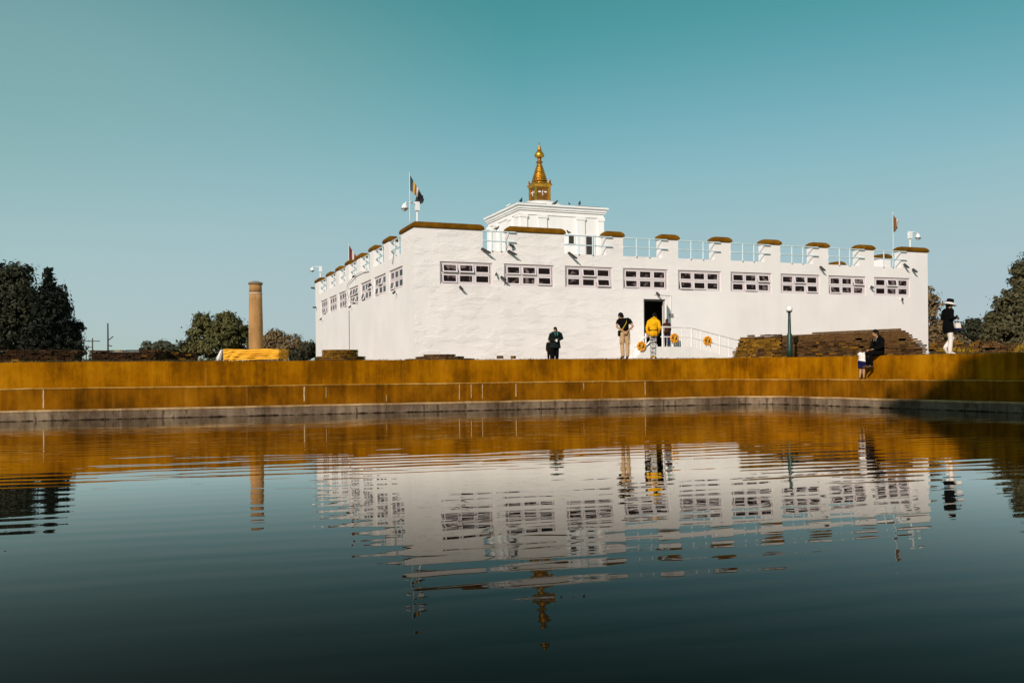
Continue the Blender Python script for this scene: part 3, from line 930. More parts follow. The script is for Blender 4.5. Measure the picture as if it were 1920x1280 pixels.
# ================================================================== entrance platform, stair and ramp
RO = -2.2
def rp(px, py): 
    s, z = fr(px, py, RO); return s, z
ramp = thing('entrance_ramp', 'white entrance stair and ramp with tube railings before the temple door', 'ramp', loc(0, RO, GZ), YAW)
s_a = rp(1187, 660)[0]; s_b = rp(1222, 650)[0]; s_b2 = rp(1233, 650)[0]; s_c = rp(1296, 650)[0]; s_d = rp(1392, 650)[0]
PFZ = DZ0 - GZ
obj('platform', bxm(s_b2, s_c, 0, -RO - .01, -.1, PFZ), M_white, ramp)
bm = NB()
a = [(s_c + .002, -.1), (s_d, -.1), (s_d, .10), (s_c + .002, PFZ)]
for y in (0.01, -RO - .012):
    pass
fv = [bm.verts.new((x, 0.01, z)) for x, z in a]; bv = [bm.verts.new((x, 1.5, z)) for x, z in a]
for i in range(4): bm.faces.new((fv[i], fv[(i + 1) % 4], bv[(i + 1) % 4], bv[i]))
bm.faces.new(fv[::-1]); bm.faces.new(bv)
obj('ramp_slab', bm, M_white, ramp)
nst = 5
for i in range(nst):
    x0 = s_a + .1 + (s_b2 - s_a - .1) * i / nst
    x1 = s_a + .1 + (s_b2 - s_a - .1) * (i + 1) / nst
    obj('stair_step', bxm(x0, x1 - .003, .2, 1.6, -.1, PFZ * (i + 1) / (nst + 1)), M_white, ramp)
bm = NB()
a = [(s_a, -.1), (s_b2 - .004, -.1), (s_b2 - .004, PFZ + .12), (s_b2 - .3, PFZ + .12), (s_a, .12)]
fv = [bm.verts.new((x, 0.0, z)) for x, z in a]; bv = [bm.verts.new((x, .16, z)) for x, z in a]
for i in range(5): bm.faces.new((fv[i], fv[(i + 1) % 5], bv[(i + 1) % 5], bv[i]))
bm.faces.new(fv[::-1]); bm.faces.new(bv)
obj('stringer', bm, M_white, ramp)
def rbar(name, pts, r):
    bm = NB(); tube(bm, pts, r, 8, dome=.1); return obj(name, bm, M_white, ramp)
zt = 1.0
rbar('rail', [(s_b2 + .25, .08, PFZ + zt), (s_c, .08, PFZ + zt), (s_d - .1, .08, .1 + zt)], .045)
rbar('rail', [(s_b2 + .25, .08, PFZ + .5), (s_c, .08, PFZ + .5), (s_d - .1, .08, .1 + .5)], .035)
for i, t in enumerate(np.linspace(0, 1, 9)):
    x = s_b2 + .35 + t * (s_d - .2 - s_b2 - .35)
    zb = PFZ if x < s_c else PFZ + (.1 - PFZ) * (x - s_c) / (s_d - s_c)
    rbar('rail_post', [(x, .08, zb - .02), (x, .08, zb + zt - .02)], .03 if i % 3 else .045)
    if x > s_c:
        rbar('rail_post', [(x - .25, .08, zb + .05), (x - .25, .08, zb + zt)], .014)
rbar('rail', [(s_a + .15, .08, .25 + .5), (s_b2 - .35, .08, PFZ + .75)], .045)
rbar('rail', [(s_a + .55, .08, .25 + .35), (s_b2 - .2, .08, PFZ + .42)], .045)
rbar('rail_post', [(s_a + .02, .08, .0), (s_a + .02, .08, .62)], .04)
rbar('rail_post', [(s_b2 - .62, .08, .4), (s_b2 - .62, .08, PFZ + .68)], .045)
rbar('rail_post', [(s_a + .5, .08, .1), (s_a + .5, .08, .78)], .035)

M_petal = [mat('marigold_yellow', (0.72, 0.36, 0.012), 0.8, 0.2, 20), mat('marigold_orange', (0.62, 0.20, 0.006), 0.8, 0.2, 20)]
M_leafg = mat('dark_leaf', (0.05, 0.06, 0.012), 0.8, 0.3, 20)
for px, py, lab in ((1202, 649, 'yellow flower wheel hanging on the stair railing beside the bare-headed visitor'), (1264, 634, 'yellow flower wheel on the platform railing right of the door'), (1326, 639, 'yellow flower wheel on the sloping ramp railing nearest the brick ruin')):
    s, z = rp(px, py)
    fw = thing('flower_wheel', lab, 'flowers', loc(s, RO - .02, z), YAW, 'flower wheels on the entrance railing')
    bm = NB(); lathe(bm, [(.02, -.02), (.17, -.03), (.20, 0), (.17, .03), (.02, .02)], 20)
    bmesh.ops.transform(bm, matrix=Matrix.Rotation(R(90), 4, 'X'), verts=bm.verts[:])
    fw.scale = (1.12, 1.12, 1.12)
    obj('backing', bm, M_petal[1], fw)
    for k in range(14):
        a = 2 * math.pi * k / 14
        bm = NB(); ball(bm, (.175 * math.cos(a), -.03, .175 * math.sin(a)), .055, 8, 6)
        obj('bloom', bm, M_petal[k % 2], fw)
    for k in range(7):
        a = 2 * math.pi * k / 7 + .2
        bm = NB(); ball(bm, (.085 * math.cos(a), -.045, .085 * math.sin(a)), .045, 8, 6)
        obj('bloom', bm, M_petal[(k + 1) % 2] if k % 3 else M_leafg, fw)
    bm = NB(); ball(bm, (0, -.05, 0), .05, 8, 6); obj('bloom', bm, M_petal[0], fw)
# two small framed boards leaning on the platform
for i, px in enumerate((1274, 1282)):
    s, z = rp(px, 648)
    bd = thing('leaning_board', ('small white board in a dark frame leaning by the ramp post, left one', 'small white board in a dark frame leaning by the ramp post, right one')[i], 'board', loc(s, RO + .35, GZ + PFZ), YAW, 'framed boards on the platform')
    bm = NB(); box(bm, -.09, .09, 0, .02, 0.0, .34, Matrix.Rotation(R(-12), 4, 'X')); obj('frame', bm, M_dark, bd)
    bm = NB(); box(bm, -.06, .06, -.004, .0, .03, .31, Matrix.Rotation(R(-12), 4, 'X')); obj('panel', bm, M_white, bd)

# ================================================================== flags
M_pole = mat('flag_pole', (0.55, 0.62, 0.64), 0.5, 0.05)
def flag(name_lab, base, h, stripes, w, hgt, droop, cat='flag', rz=0.0):
    f = thing('flagpole', name_lab, cat, base, rz)
    bm = NB(); tube(bm, [(0, 0, 0), (0, 0, h)], [.032, .022], 8); ball(bm, (0, 0, h + .03), .04, 8, 6)
    obj('pole', bm, M_pole, f)
    nu, nv = 12, 8
    # hanging cloth: falls from the upper hoist corner
    def P(u, v):
        x = u * w * (1 - .12 * v)
        z = h - .05 - v * hgt * (1 - .72 * u) - droop * u ** 1.05
        y = .10 * math.sin(u * 7 + v * 2.2) * (.3 + u)
        return Vector((x + .02, y, z))
    for k, (u0, u1, m_) in enumerate(stripes):
        bm = NB()
        us = np.linspace(u0, u1, 6)
        for sgn in (0.004, -0.004):
            g = [[bm.verts.new(P(u, v) + Vector((0, sgn, 0))) for v in np.linspace(0, 1, nv)] for u in us]
            for i in range(len(us) - 1):
                for j in range(nv - 1):
                    bm.faces.new((g[i][j], g[i + 1][j], g[i + 1][j + 1], g[i][j + 1]))
        o = obj('stripe', bm, m_, f, smooth=True, recalc=False)
    return f
F_blue = mat('flag_blue', (0.02, 0.06, 0.09), 0.85, 0.2)
F_yel = mat('flag_yellow', (0.45, 0.25, 0.03), 0.85, 0.15)
F_red = mat('flag_red', (0.13, 0.018, 0.014), 0.85, 0.2)
F_whi = mat('flag_white', (0.50, 0.43, 0.38), 0.85, 0.1)
F_ora = mat('flag_orange', (0.16, 0.06, 0.008), 0.85, 0.2)
F_dk = mat('flag_navy', (0.012, 0.016, 0.022), 0.85, 0.2)
STR = [(0, .22, F_blue), (.22, .36, F_yel), (.36, .48, F_ora), (.48, .6, F_whi), (.6, 1, F_dk)]
s_, z_ = fr(766, 328, .3)
b_ = loc(s_ + .02, .12, CZ + .25)
flag('striped flag drooping from the pole at the near corner of the roof', b_, z_ - CZ - .25, STR, .66, .72, 1.15, rz=YAW * .2)
s_, z_ = fr(1677, 399, .7)
flag('striped flag hanging on the roof pole near the right end', loc(s_, .8, 6.92), z_ - 6.92, [(0, .2, F_dk), (.2, .5, F_ora), (.5, .72, F_whi), (.72, 1, F_ora)], .36, 1.15, .55, rz=.2)
m_, z_ = le(632, 460)
flag('dark red flag hanging above the side wall posts', loc(.9, m_ + .4, 6.92), z_ - 6.92 + .15, [(0, .35, F_red), (.35, .55, F_whi), (.55, 1, F_red)], .62, 1.75, 1.0, rz=.3)

# ================================================================== birds on the roof edge
M_bird = mat('bird_grey', (0.03, 0.045, 0.042), 0.8, 0.3, 20)
M_birdw = mat('bird_white', (0.7, 0.7, 0.68), 0.8, 0.1, 20)
def bird(p, rz, lab, m_=M_bird, k=1.0):
    k *= .72
    b = thing('bird', lab, 'bird', p, rz, 'birds on the temple roof')
    bm = NB()
    tube(bm, [(-.20 * k, 0, .10 * k), (-.10 * k, 0, .13 * k), (0, 0, .15 * k), (.08 * k, 0, .19 * k), (.11 * k, 0, .25 * k), (.14 * k, 0, .29 * k), (.19 * k, 0, .285 * k)], [(.03 * k, .012 * k), (.05 * k, .045 * k), (.075 * k, .075 * k), (.06 * k, .06 * k), .037 * k, .042 * k, .008 * k], 10, side=(0, 1, 0))
    obj('body', bm, m_, b, smooth=True)
    for y in (-.025, .025):
        bm = NB(); tube(bm, [(0, y * k, -.01), (0, y * k, .10 * k)], .008 * k, 5); obj('leg', bm, M_grey, b)
tz = ROOFZ + H
for px, dm, rz, lab, mm, k in ((950, 0.0, .5, 'white bird on the sloping left edge of the shrine roof', M_birdw, 1.2), (977, .3, 1.2, 'dark bird standing at the near corner of the shrine roof', M_bird, 1.6), (1041, .6, -.4, 'dark bird crouched right of the shrine dome', M_bird, 1.5), (1068, .0, 2.0, 'small dark bird on the shrine roof between the dome and the upright one', M_bird, .9), (1087, .0, 1.3, 'upright dark bird on the front edge of the shrine roof', M_bird, 1.5), (990, .9, -.6, 'white bird perched beside the base of the spire', M_birdw, 1.1)):
    if px < 967:
        p = loc(TS0 - .1, TM + 1.6, tz)
    else:
        p = loc(fr(px, 385, TM + dm)[0], TM + dm, tz + (.05 if dm < .5 else .1))
    bird(p, rz, lab, mm, k)
bird(loc(fr(931, 440)[0], -.05, 8.19), .4, 'dark bird on the short railing left of the double-width post', M_bird, 1.1)
bird(loc(fr(1066, 440)[0], -.05, 8.19), 2.4, 'dark bird on the railing next to the double-width post', M_bird, 1.1)

# ================================================================== stone pillar inside its draped fence
PY = 48.0
pc = at(480.5, 660, PY); pc.z = GZ
M_stone = mat('pillar_sandstone', (0.355, 0.195, 0.075), 0.9, 0.28, 2.2, bump=0.015, bscale=9, stretch=(1, 1, .35), spec=.1, detail=8)
M_stone2 = mat('pillar_capstone', (0.20, 0.15, 0.11), 0.9, 0.2, 4)
M_band = mat('pillar_band', (0.50, 0.38, 0.27), 0.8, 0.1, 4)
pillar = thing('stone_pillar', 'tall tan stone pillar with flat cap rising from a yellow draped fence', 'pillar', pc)
def pz(py): return at(480, py, PY).z - GZ
bm = NB(); lathe(bm, [(.375, -.1), (.375, pz(655)), (.36, pz(610)), (.335, pz(560)), (.325, pz(552))], 28); obj('shaft', bm, M_stone, pillar, smooth=True)
bm = NB(); lathe(bm, [(.326, pz(552)), (.345, pz(552) + .02), (.345, pz(550) + .02), (.33, pz(550) + .04)], 28); obj('band', bm, M_band, pillar)
bm = NB(); lathe(bm, [(.328, pz(550)), (.315, pz(534))], 28); obj('drum', bm, M_stone, pillar, smooth=True)
bm = NB(); lathe(bm, [(.30, pz(534.5)), (.37, pz(533)), (.385, pz(531)), (.34, pz(529.5)), (.12, pz(527))], 28); obj('cap', bm, M_stone2, pillar)

fx0, fx1, fd = -1.42, 1.42, .85
FH = pz(656)
fence = thing('pillar_fence', 'square low fence of pale balusters round the stone pillar', 'fence', pc)
M_bal = mat('fence_stone', (0.50, 0.34, 0.20), 0.85, 0.15)
def fence_side(p, q, n):
    p, q = Vector(p), Vector(q)
    for i in range(n + 1):
        a = p.lerp(q, i / n)
        r = .05 if i % n == 0 else .022
        bm = NB(); tube(bm, [(a.x, a.y, -.05), (a.x, a.y, FH - .04)], r, 6); obj('baluster', bm, M_bal, fence)
    bm = NB(); tube(bm, [(p.x, p.y, FH - .06), (q.x, q.y, FH - .06)], .04, 6, side=(0, 0, 1)); obj('fence_rail', bm, M_bal, fence)
    bm = NB(); tube(bm, [(p.x, p.y, .10), (q.x, q.y, .10)], .04, 6, side=(0, 0, 1)); obj('fence_rail', bm, M_bal, fence)
fence_side((fx0, -fd, 0), (fx1, -fd, 0), 22); fence_side((fx0, fd, 0), (fx1, fd, 0), 22)
fence_side((fx0, -fd, 0), (fx0, fd, 0), 12); fence_side((fx1, -fd, 0), (fx1, fd, 0), 12)
# draped cloth: folded sheet hanging over the fence with real pleats
M_cloth = mat('saffron_cloth', (0.72, 0.36, 0.010), 0.75, 0.10, 3)
def drape(x0, x1, y, zt_, zb_fn, fold, name, lab, m_, n=120, k=16, cat='cloth'):
    bm = NB()
    for sgn in (-1, 1):
        g = []
        for i in range(n + 1):
            t = i / n; x = x0 + (x1 - x0) * t
            col = []
            zb = zb_fn(t)
            for j in range(k + 1):
                v = j / k
                z = zt_ - (zt_ - zb) * v
                # diagonal swagged folds
                ph = 30 * v + 15 * math.sin(2.6 * t + .9) + 12 * t * t
                d = fold * (math.sin(ph) * .6 + .4 * math.sin(2.3 * ph + 5 * t) + .35 * math.sin(40 * t + 3 * v) + .3 * math.sin(3.7 * ph - 9 * t)) * (0.3 + v * (1.2 - v))
                dd = .07 + d + sgn * .006
                zz = z + .02 * math.sin(17 * t) * (1 - v)
                ln1, ln2 = fx1 - fx0, 2 * fd
                u_ = t * (ln1 + ln2)
                if u_ < ln1: col.append(bm.verts.new((fx0 + u_, -fd - dd, zz)))
                else: col.append(bm.verts.new((fx1 + dd, -fd + (u_ - ln1), zz)))
            g.append(col)
        for i in range(n):
            for j in range(k):
                f = (g[i][j], g[i + 1][j], g[i + 1][j + 1], g[i][j + 1])
                bm.faces.new(f if sgn < 0 else f[::-1])
    o = obj(name, bm, m_, None, smooth=True, recalc=False)
    return tag(o, lab, cat)
o = drape(fx0 - .02, fx1 + .03, -fd, FH + .03, lambda t: .18 + .10 * math.sin(2.6 * t + .3) + .06 * t * t - (.22 if t < .12 else 0) * (1 - t / .12 if t < .12 else 0), .115, 'draped_cloth', 'saffron yellow cloth draped in folds over the pillar fence', M_cloth)
o.location = pc
bm = NB()
for i in range(9):
    y0 = -1.5 + i * .12
tube(bm, [(fx0 - .10, -.8, FH - .02), (fx0 - .22, -.78, .45), (fx0 - .34, -.75, -.02)], [(.08, .16), (.13, .2), (.2, .26)], 9)
o = obj('hanging_cloth', bm, mat('white_cloth', (0.72, 0.66, 0.60), 0.85, 0.1, 6, bump=.03, bscale=9), None)
tag(o, 'white cloth hanging over the left corner of the pillar fence', 'cloth'); o.location = pc

# ================================================================== brick ruins
def brick_mat(name, c1, c2, moss, mossamt):
    m, nt, p = nodes_of(name)
    L = nt.links.new
    p.inputs['Roughness'].default_value = 0.95; p.inputs['Specular IOR Level'].default_value = 0.1
    oi = nt.nodes.new('ShaderNodeObjectInfo')
    tc = nt.nodes.new('ShaderNodeTexCoord')
    ge = nt.nodes.new('ShaderNodeNewGeometry')
    r = nt.nodes.new('ShaderNodeValToRGB')
    r.color_ramp.elements[0].color = (*c1, 1); r.color_ramp.elements[1].color = (*c2, 1)
    n0 = nt.nodes.new('ShaderNodeTexNoise'); n0.inputs['Scale'].default_value = 7; n0.inputs['Detail'].default_value = 5
    L(ge.outputs['Position'], n0.inputs['Vector'])
    mixv = nt.nodes.new('ShaderNodeMath'); mixv.operation = 'MULTIPLY_ADD'; mixv.inputs[1].default_value = .6
    L(oi.outputs['Random'], mixv.inputs[0])
    mh = nt.nodes.new('ShaderNodeMath'); mh.operation = 'MULTIPLY'; mh.inputs[1].default_value = .5
    L(n0.outputs[0], mh.inputs[0]); L(mh.outputs[0], mixv.inputs[2]); L(mixv.outputs[0], r.inputs[0])
    n = nt.nodes.new('ShaderNodeTexNoise'); n.inputs['Scale'].default_value = 1.1; n.inputs['Detail'].default_value = 7; n.inputs['Roughness'].default_value = .7
    L(ge.outputs['Position'], n.inputs['Vector'])
    mr = nt.nodes.new('ShaderNodeMapRange'); mr.inputs[1].default_value = .62 - mossamt; mr.inputs[2].default_value = .72 - mossamt
    L(n.outputs[0], mr.inputs[0])
    mx = nt.nodes.new('ShaderNodeMix'); mx.data_type = 'RGBA'
    L(mr.outputs[0], mx.inputs[0]); L(r.outputs[0], mx.inputs[6]); mx.inputs[7].default_value = (*moss, 1)
    L(mx.outputs[2], p.inputs['Base Color'])
    bp = nt.nodes.new('ShaderNodeBump'); bp.inputs['Distance'].default_value = .02
    L(n0.outputs[0], bp.inputs['Height']); L(bp.outputs[0], p.inputs['Normal'])
    return m
M_bk_dark = brick_mat('weathered_shaded_brick', (0.016, 0.008, 0.004), (0.165, 0.085, 0.030), (0.20, 0.12, 0.03), .04)  # weathered brick; its dark tone also paints the shade on the big ruin's flank
M_bk_yel = brick_mat('lichened_sunlit_brick', (0.085, 0.038, 0.006), (0.27, 0.135, 0.016), (0.36, 0.205, 0.014), .07)  # lichen yellow; also paints the sunlit end of the big ruin
M_bk_blk = brick_mat('sooty_brick', (0.010, 0.006, 0.004), (0.06, 0.03, 0.013), (0.10, 0.06, 0.012), .0)
M_core = mat('ruin_core', (0.022, 0.013, 0.008), 1.0, 0.3, 5)

BRK = {}
def brick_mesh(L_, h, d, m_, v):
    k = (round(L_, 2), round(h, 3), m_.name, v)
    if k not in BRK:
        bm = NB(); vs_ = box(bm, -L_ / 2 + .009, L_ / 2 - .009, -d, d, .006, h - .012)
        for q in vs_: q.co += Vector((random.uniform(-.014, .014), random.uniform(-.02, .02), random.uniform(-.007, .007)))
        BRK[k] = mesh_of('brick', bm, m_)
    return BRK[k]

def course_line(parent, p, q, zb, top, L_=.30, h=.08, m_=M_bk_dark, batter=0.0, side=None, alt=None, limit=300):
    """lay bricks along p->q (world xy, relative to parent), course by course up to top(t)"""
    p, q = Vector(p), Vector(q)
    d = q - p; ln = d.length; d.normalize()
    nrm = Vector((d.y, -d.x))
    if nrm.y > 0: nrm = -nrm
    rz = math.atan2(d.y, d.x)
    fill = NB()
    c_ = 0
    z = zb
    cnt = 0
    while c_ < 60:
        any_ = False
        off = (L_ / 2 if c_ % 2 else 0) + random.uniform(-.04, .04)
        x = -off
        while x < ln:
            Lb = L_ * random.choice((.62, .8, 1, 1, 1.1))
            x0, x1 = max(x, 0), min(x + Lb, ln)
            x += Lb
            if x1 - x0 < .09: continue
            t = ((x0 + x1) / 2) / ln
            if z + h * .6 > top(t): continue
            any_ = True
            l2 = round((x1 - x0) * 50) / 50
            mm = m_ if alt is None else alt(t, z)
            if z > zb + .2 and random.random() < .02: continue
            hb2 = h * random.choice((1, 1, .92))
            c2 = p + d * ((x0 + x1) / 2) + nrm * (random.uniform(-.045, .05) - batter * (z - zb))
            if cnt >= limit:
                box(fill, -l2 / 2 + .009, l2 / 2 - .009, -.07, .07, .006, h - .012, Matrix.Translation((c2.x, c2.y, z)) @ Matrix.Rotation(rz + random.uniform(-.03, .03), 4, 'Z'))
                continue
            o = bpy.data.objects.new('brick', brick_mesh(l2, hb2, .07, mm, random.randrange(4)))
            o.location = (c2.x, c2.y, z); o.rotation_euler = (random.uniform(-.02, .02), random.uniform(-.015, .015), rz + random.uniform(-.03, .03))
            COL.objects.link(o); o.parent = parent
            cnt += 1
        if not any_: break
        c_ += 1; z += h
    if len(fill.verts):
        obj('brick_infill', fill, m_, parent)['kind'] = 'stuff'
    else: fill.free()
    return cnt

def core_prism(parent, pts, top_pts, z0, name='core'):
    """solid behind the bricks; pts ground polygon, top_pts heights"""
    bm = NB()
    a = [bm.verts.new((x, y, z0)) for x, y in pts]; b = [bm.verts.new((x, y, z)) for (x, y), z in zip(pts, top_pts)]
    n = len(pts)
    for i in range(n): bm.faces.new((a[i], a[(i + 1) % n], b[(i + 1) % n], b[i]))
    bm.faces.new(b)
    obj(name, bm, M_core, parent)

def straight_ruin(lab, px0, px1, Y0, Y1, topfn, depth=1.0, m_=M_bk_dark, L_=.30, h=.08, ends=(True, True), alt=None):
    a = at(px0, 660, Y0); b = at(px1, 660, Y1)
    base = Vector(((a.x + b.x) / 2, (a.y + b.y) / 2, GZ - .02))
    r = thing('brick_ruin', lab, 'ruin', base, 0, 'brick ruins round the temple')
    p = Vector((a.x - base.x, a.y - base.y)); q = Vector((b.x - base.x, b.y - base.y))
    d = (q - p).normalized(); back = Vector((-d.y, d.x)) * depth
    if back.y < 0: back = -back
    n = course_line(r, p, q, 0, topfn, L_, h, m_, alt=alt)
    if ends[0]: n += course_line(r, p + back * .95 + d * .08, p + back * .1 + d * .08, 0, lambda t: topfn(0), L_, h, m_)
    if ends[1]: n += course_line(r, q + back * .1 - d * .08, q + back * .95 - d * .08, 0, lambda t: topfn(1), L_, h, m_)
    # core, a little behind the bricks and below their tops
    K = 12
    for i in range(K):
        t0, t1 = i / K, (i + 1) / K
        e = d * .06
        pa, pb = p + (q - p) * t0 + (e if i == 0 else Vector((0, 0))), p + (q - p) * t1 - (e if i == K - 1 else Vector((0, 0)))
        inn = back.normalized() * .06
        hh = min(topfn(t0 + .01), topfn(t1 - .01)) - .05
        hh = max(.05, math.floor(hh / h) * h - .01)
        core_prism(r, [tuple(pa + inn), tuple(pb + inn), tuple(pb + back), tuple(pa + back)], [hh] * 4, -.05)
    return r, n

def zrel(px, py, Y): return at(px, py, Y).z - GZ + .02
t1_ = zrel(70, 655, 34)
def jag(base, amp, seed, fr_=9):
    rs_ = random.Random(seed); v = [rs_.uniform(-amp, amp) for _ in range(fr_ + 2)]
    return lambda t: base + v[int(max(0, min(.999, t)) * fr_)]
BRN = []
BRN.append(straight_ruin('long dark brick ruin wall at the left edge under the big trees', -60, 141, 33, 34, jag(t1_, .02, 1), 2.0, L_=.26, h=.07, alt=lambda t, z: M_bk_yel if (z < .2 and random.random() < .12) else M_bk_blk)[1])
BRN.append(straight_ruin('low dark brick ruin wall between the big trees and the round green tree', 168, 294, 35, 35, jag(t1_ - .0, .02, 2), 1.6, L_=.26, h=.07, alt=lambda t, z: M_bk_yel if random.random() < .07 else M_bk_blk)[1])
BRN.append(straight_ruin('short dark brick ruin wall just left of the pillar fence', 296, 372, 36, 37, lambda t: t1_ * (1.0 if t < .3 else .97 - .25 * (t - .3)), 1.2, L_=.26, h=.07, alt=lambda t, z: M_bk_yel if random.random() < .12 else M_bk_blk)[1])

# the big ruin at the right: sunlight on its end face and shade on its forward flank set by brick colour
aL, bL, cL = at(1374, 660, 38.2), at(1466, 660, 37.0), at(1735, 660, 31.8)
base = Vector((bL.x, bL.y, GZ - .02))
big = thing('brick_ruin', 'large brick ruin mound with yellow sunlit left end beside the green lamp post', 'ruin', base, 0, 'brick ruins round the temple')
pa, pb, pc_ = [Vector((v.x - base.x, v.y - base.y)) for v in (aL, bL, cL)]
hb = zrel(1560, 621, 35.0)
nb = course_line(big, pa, pb, 0, lambda t: hb * min(1, .30 + t * 3.2) * (.95 + .05 * t), .30, .08, M_bk_yel, .10, alt=lambda t, z: M_bk_dark if z > hb * .82 or random.random() < .15 else M_bk_yel)
def flank_top(t):
    if t < .22: return hb - .05
    if t < .84: return hb + .01
    return hb * (1 - (t - .84) / .16 * .62)
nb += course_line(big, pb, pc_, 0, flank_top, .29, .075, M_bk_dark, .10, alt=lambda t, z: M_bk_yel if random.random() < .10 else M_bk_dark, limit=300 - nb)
BRN.append(nb)
bk = Vector((1.5, 2.8))
inn = Vector((.08, .10))
bm = NB()
def mono(pts_b, pts_t):
    a = [bm.verts.new(v) for v in pts_b]; b = [bm.verts.new(v) for v in pts_t]
    n = len(a)
    for i in range(n): bm.faces.new((a[i], a[(i + 1) % n], b[(i + 1) % n], b[i]))
    bm.faces.new(b)
q = pc_ + (pb - pc_) * .16
pa2, pb2, q2 = pa + Vector((.05, .16)), pb + inn * 1.6, q + inn * 1.6
mono([(pa2.x, pa2.y, -.05), (pb2.x, pb2.y, -.05), (q2.x, q2.y, -.05), (q2.x + bk.x, q2.y + bk.y, -.05), (pa2.x + bk.x, pa2.y + bk.y, -.05)],
     [(pa2.x + .34, pa2.y + .1, hb * .88), (pb2.x + .05, pb2.y + .12, hb - .06), (q2.x + .05, q2.y + .12, hb - .06), (q2.x + bk.x, q2.y + bk.y, hb - .06), (pa2.x + bk.x, pa2.y + bk.y, hb * .9)])
e2 = pc_ + (pb - pc_).normalized() * .22 + Vector((.10, .24))
mono([(q2.x, q2.y, -.05), (e2.x, e2.y, -.05), (e2.x + bk.x * .5, e2.y + bk.y * .5, -.05), (q2.x + bk.x * .5, q2.y + bk.y * .5, -.05)],
     [(q2.x + .04, q2.y + .1, hb - .08), (e2.x - .1, e2.y + .1, hb * .30), (e2.x + bk.x * .5, e2.y + bk.y * .5, hb * .3), (q2.x + bk.x * .5, q2.y + bk.y * .5, hb - .08)])
obj('core', bm, M_core, big)

# low rubble walls at the right edge
BRN.append(straight_ruin('low crumbling brick wall behind the walking visitor in white trousers', 1742, 1838, 34.5, 33.5, jag(zrel(1790, 641, 34), .09, 5), 1.2, alt=lambda t, z: M_bk_yel if random.random() < .25 else M_bk_dark)[1])
BRN.append(straight_ruin('low crumbling brick wall at the right edge below the leafy tree', 1842, 1990, 32.5, 31, jag(zrel(1880, 642, 32), .08, 6), 1.2, alt=lambda t, z: M_bk_yel if random.random() < .12 else M_bk_dark)[1])

def round_ruin(lab, px, Y, tiers, m_fn):
    c_ = at(px, 660, Y); base = Vector((c_.x, c_.y, GZ - .02))
    r = thing('round_brick_ruin', lab, 'ruin', base, 0, 'brick ruins round the temple')
    z = 0
    for i, (rad, z0, z1, h) in enumerate(tiers):
        bm = NB(); lathe(bm, [(rad - .06, z0 - .02), (rad - .06, z1 - .012)], 36); obj('core', bm, M_core, r)
        nc = max(1, round((z1 - z0) / h)); hh = (z1 - z0) / nc
        n = max(10, int(2 * math.pi * rad / .27))
        for c2 in range(nc):
            for k in range(n):
                a = 2 * math.pi * (k + .5 * (c2 % 2)) / n
                if math.sin(a) > .25: continue          # the far side is out of sight
                o = bpy.data.objects.new('brick', brick_mesh(round(2 * math.pi * rad / n, 2), hh, .07, m_fn(i, c2), random.randrange(3)))
                o.location = (math.cos(a) * (rad - .07), math.sin(a) * (rad - .07), z0 + c2 * hh); o.rotation_euler = (0, 0, a + math.pi / 2 + random.uniform(-.04, .04))
                COL.objects.link(o); o.parent = r
    return r
Yr = 38.0
ra = 33 / FPX * Yr * 1.0
round_ruin('round drum of yellow lichened bricks before the temple side wall', 638, Yr, [(ra + .30, 0, zrel(638, 668, Yr) - .0, .07), (ra, zrel(638, 668, Yr), zrel(638, 655.5, Yr), .07)], lambda i, c2: (M_bk_dark if i == 0 and random.random() < .7 else M_bk_yel))
Yr = 38.5
round_ruin('low dark three-tiered round brick base below the temple corner', 825, Yr, [(1.45, 0, zrel(825, 672, Yr), .07), (1.02, zrel(825, 672, Yr), zrel(825, 668, Yr), .07), (.66, zrel(825, 668, Yr), zrel(825, 664, Yr), .07)], lambda i, c2: M_bk_dark)
# a few loose bricks and a stake near the edge
for px, Y, lab, rz in ((938, 33.4, 'loose grey brick standing near the bank, leftmost of two', .3), (963, 33.6, 'loose reddish brick standing near the bank, right one of two', 1.2)):
    c_ = at(px, 660, Y)
    o = obj('loose_brick', brick_mesh(.24, .12, .06, M_bk_dark if px < 950 else M_bk_yel, 9), None)
    o.location = (c_.x, c_.y, GZ + .06); o.rotation_euler = (0, 0, rz); tag(o, lab, 'brick', 'loose bricks on the bank')

# ================================================================== lamp post and far utility poles
lp = at(1481, 668, 34.6); lp.z = GZ
M_green = mat('green_enamel', (0.004, 0.030, 0.020), 0.45, 0.15, 6)
lamp = thing('lamp_post', 'green lamp post with white globe standing on the bank', 'lamp post', lp)
def lz(py): return at(1480, py, 34.6).z - GZ
bm = NB(); lathe(bm, [(.115, -.05), (.112, lz(655)), (.10, lz(628)), (.062, lz(624)), (.055, lz(600)), (.045, lz(586))], 16); obj('post', bm, M_green, lamp, smooth=True)
bm = NB(); lathe(bm, [(.06, lz(586)), (.10, lz(584.5)), (.11, lz(583)), (.05, lz(582.5))], 16); obj('collar', bm, M_dark, lamp)
bm = NB(); ball(bm, (0, 0, lz(579.5)), .12, 16, 12); obj('globe', bm, mat('lamp_globe', (.80, .78, .75), .3, .03), lamp, smooth=True)

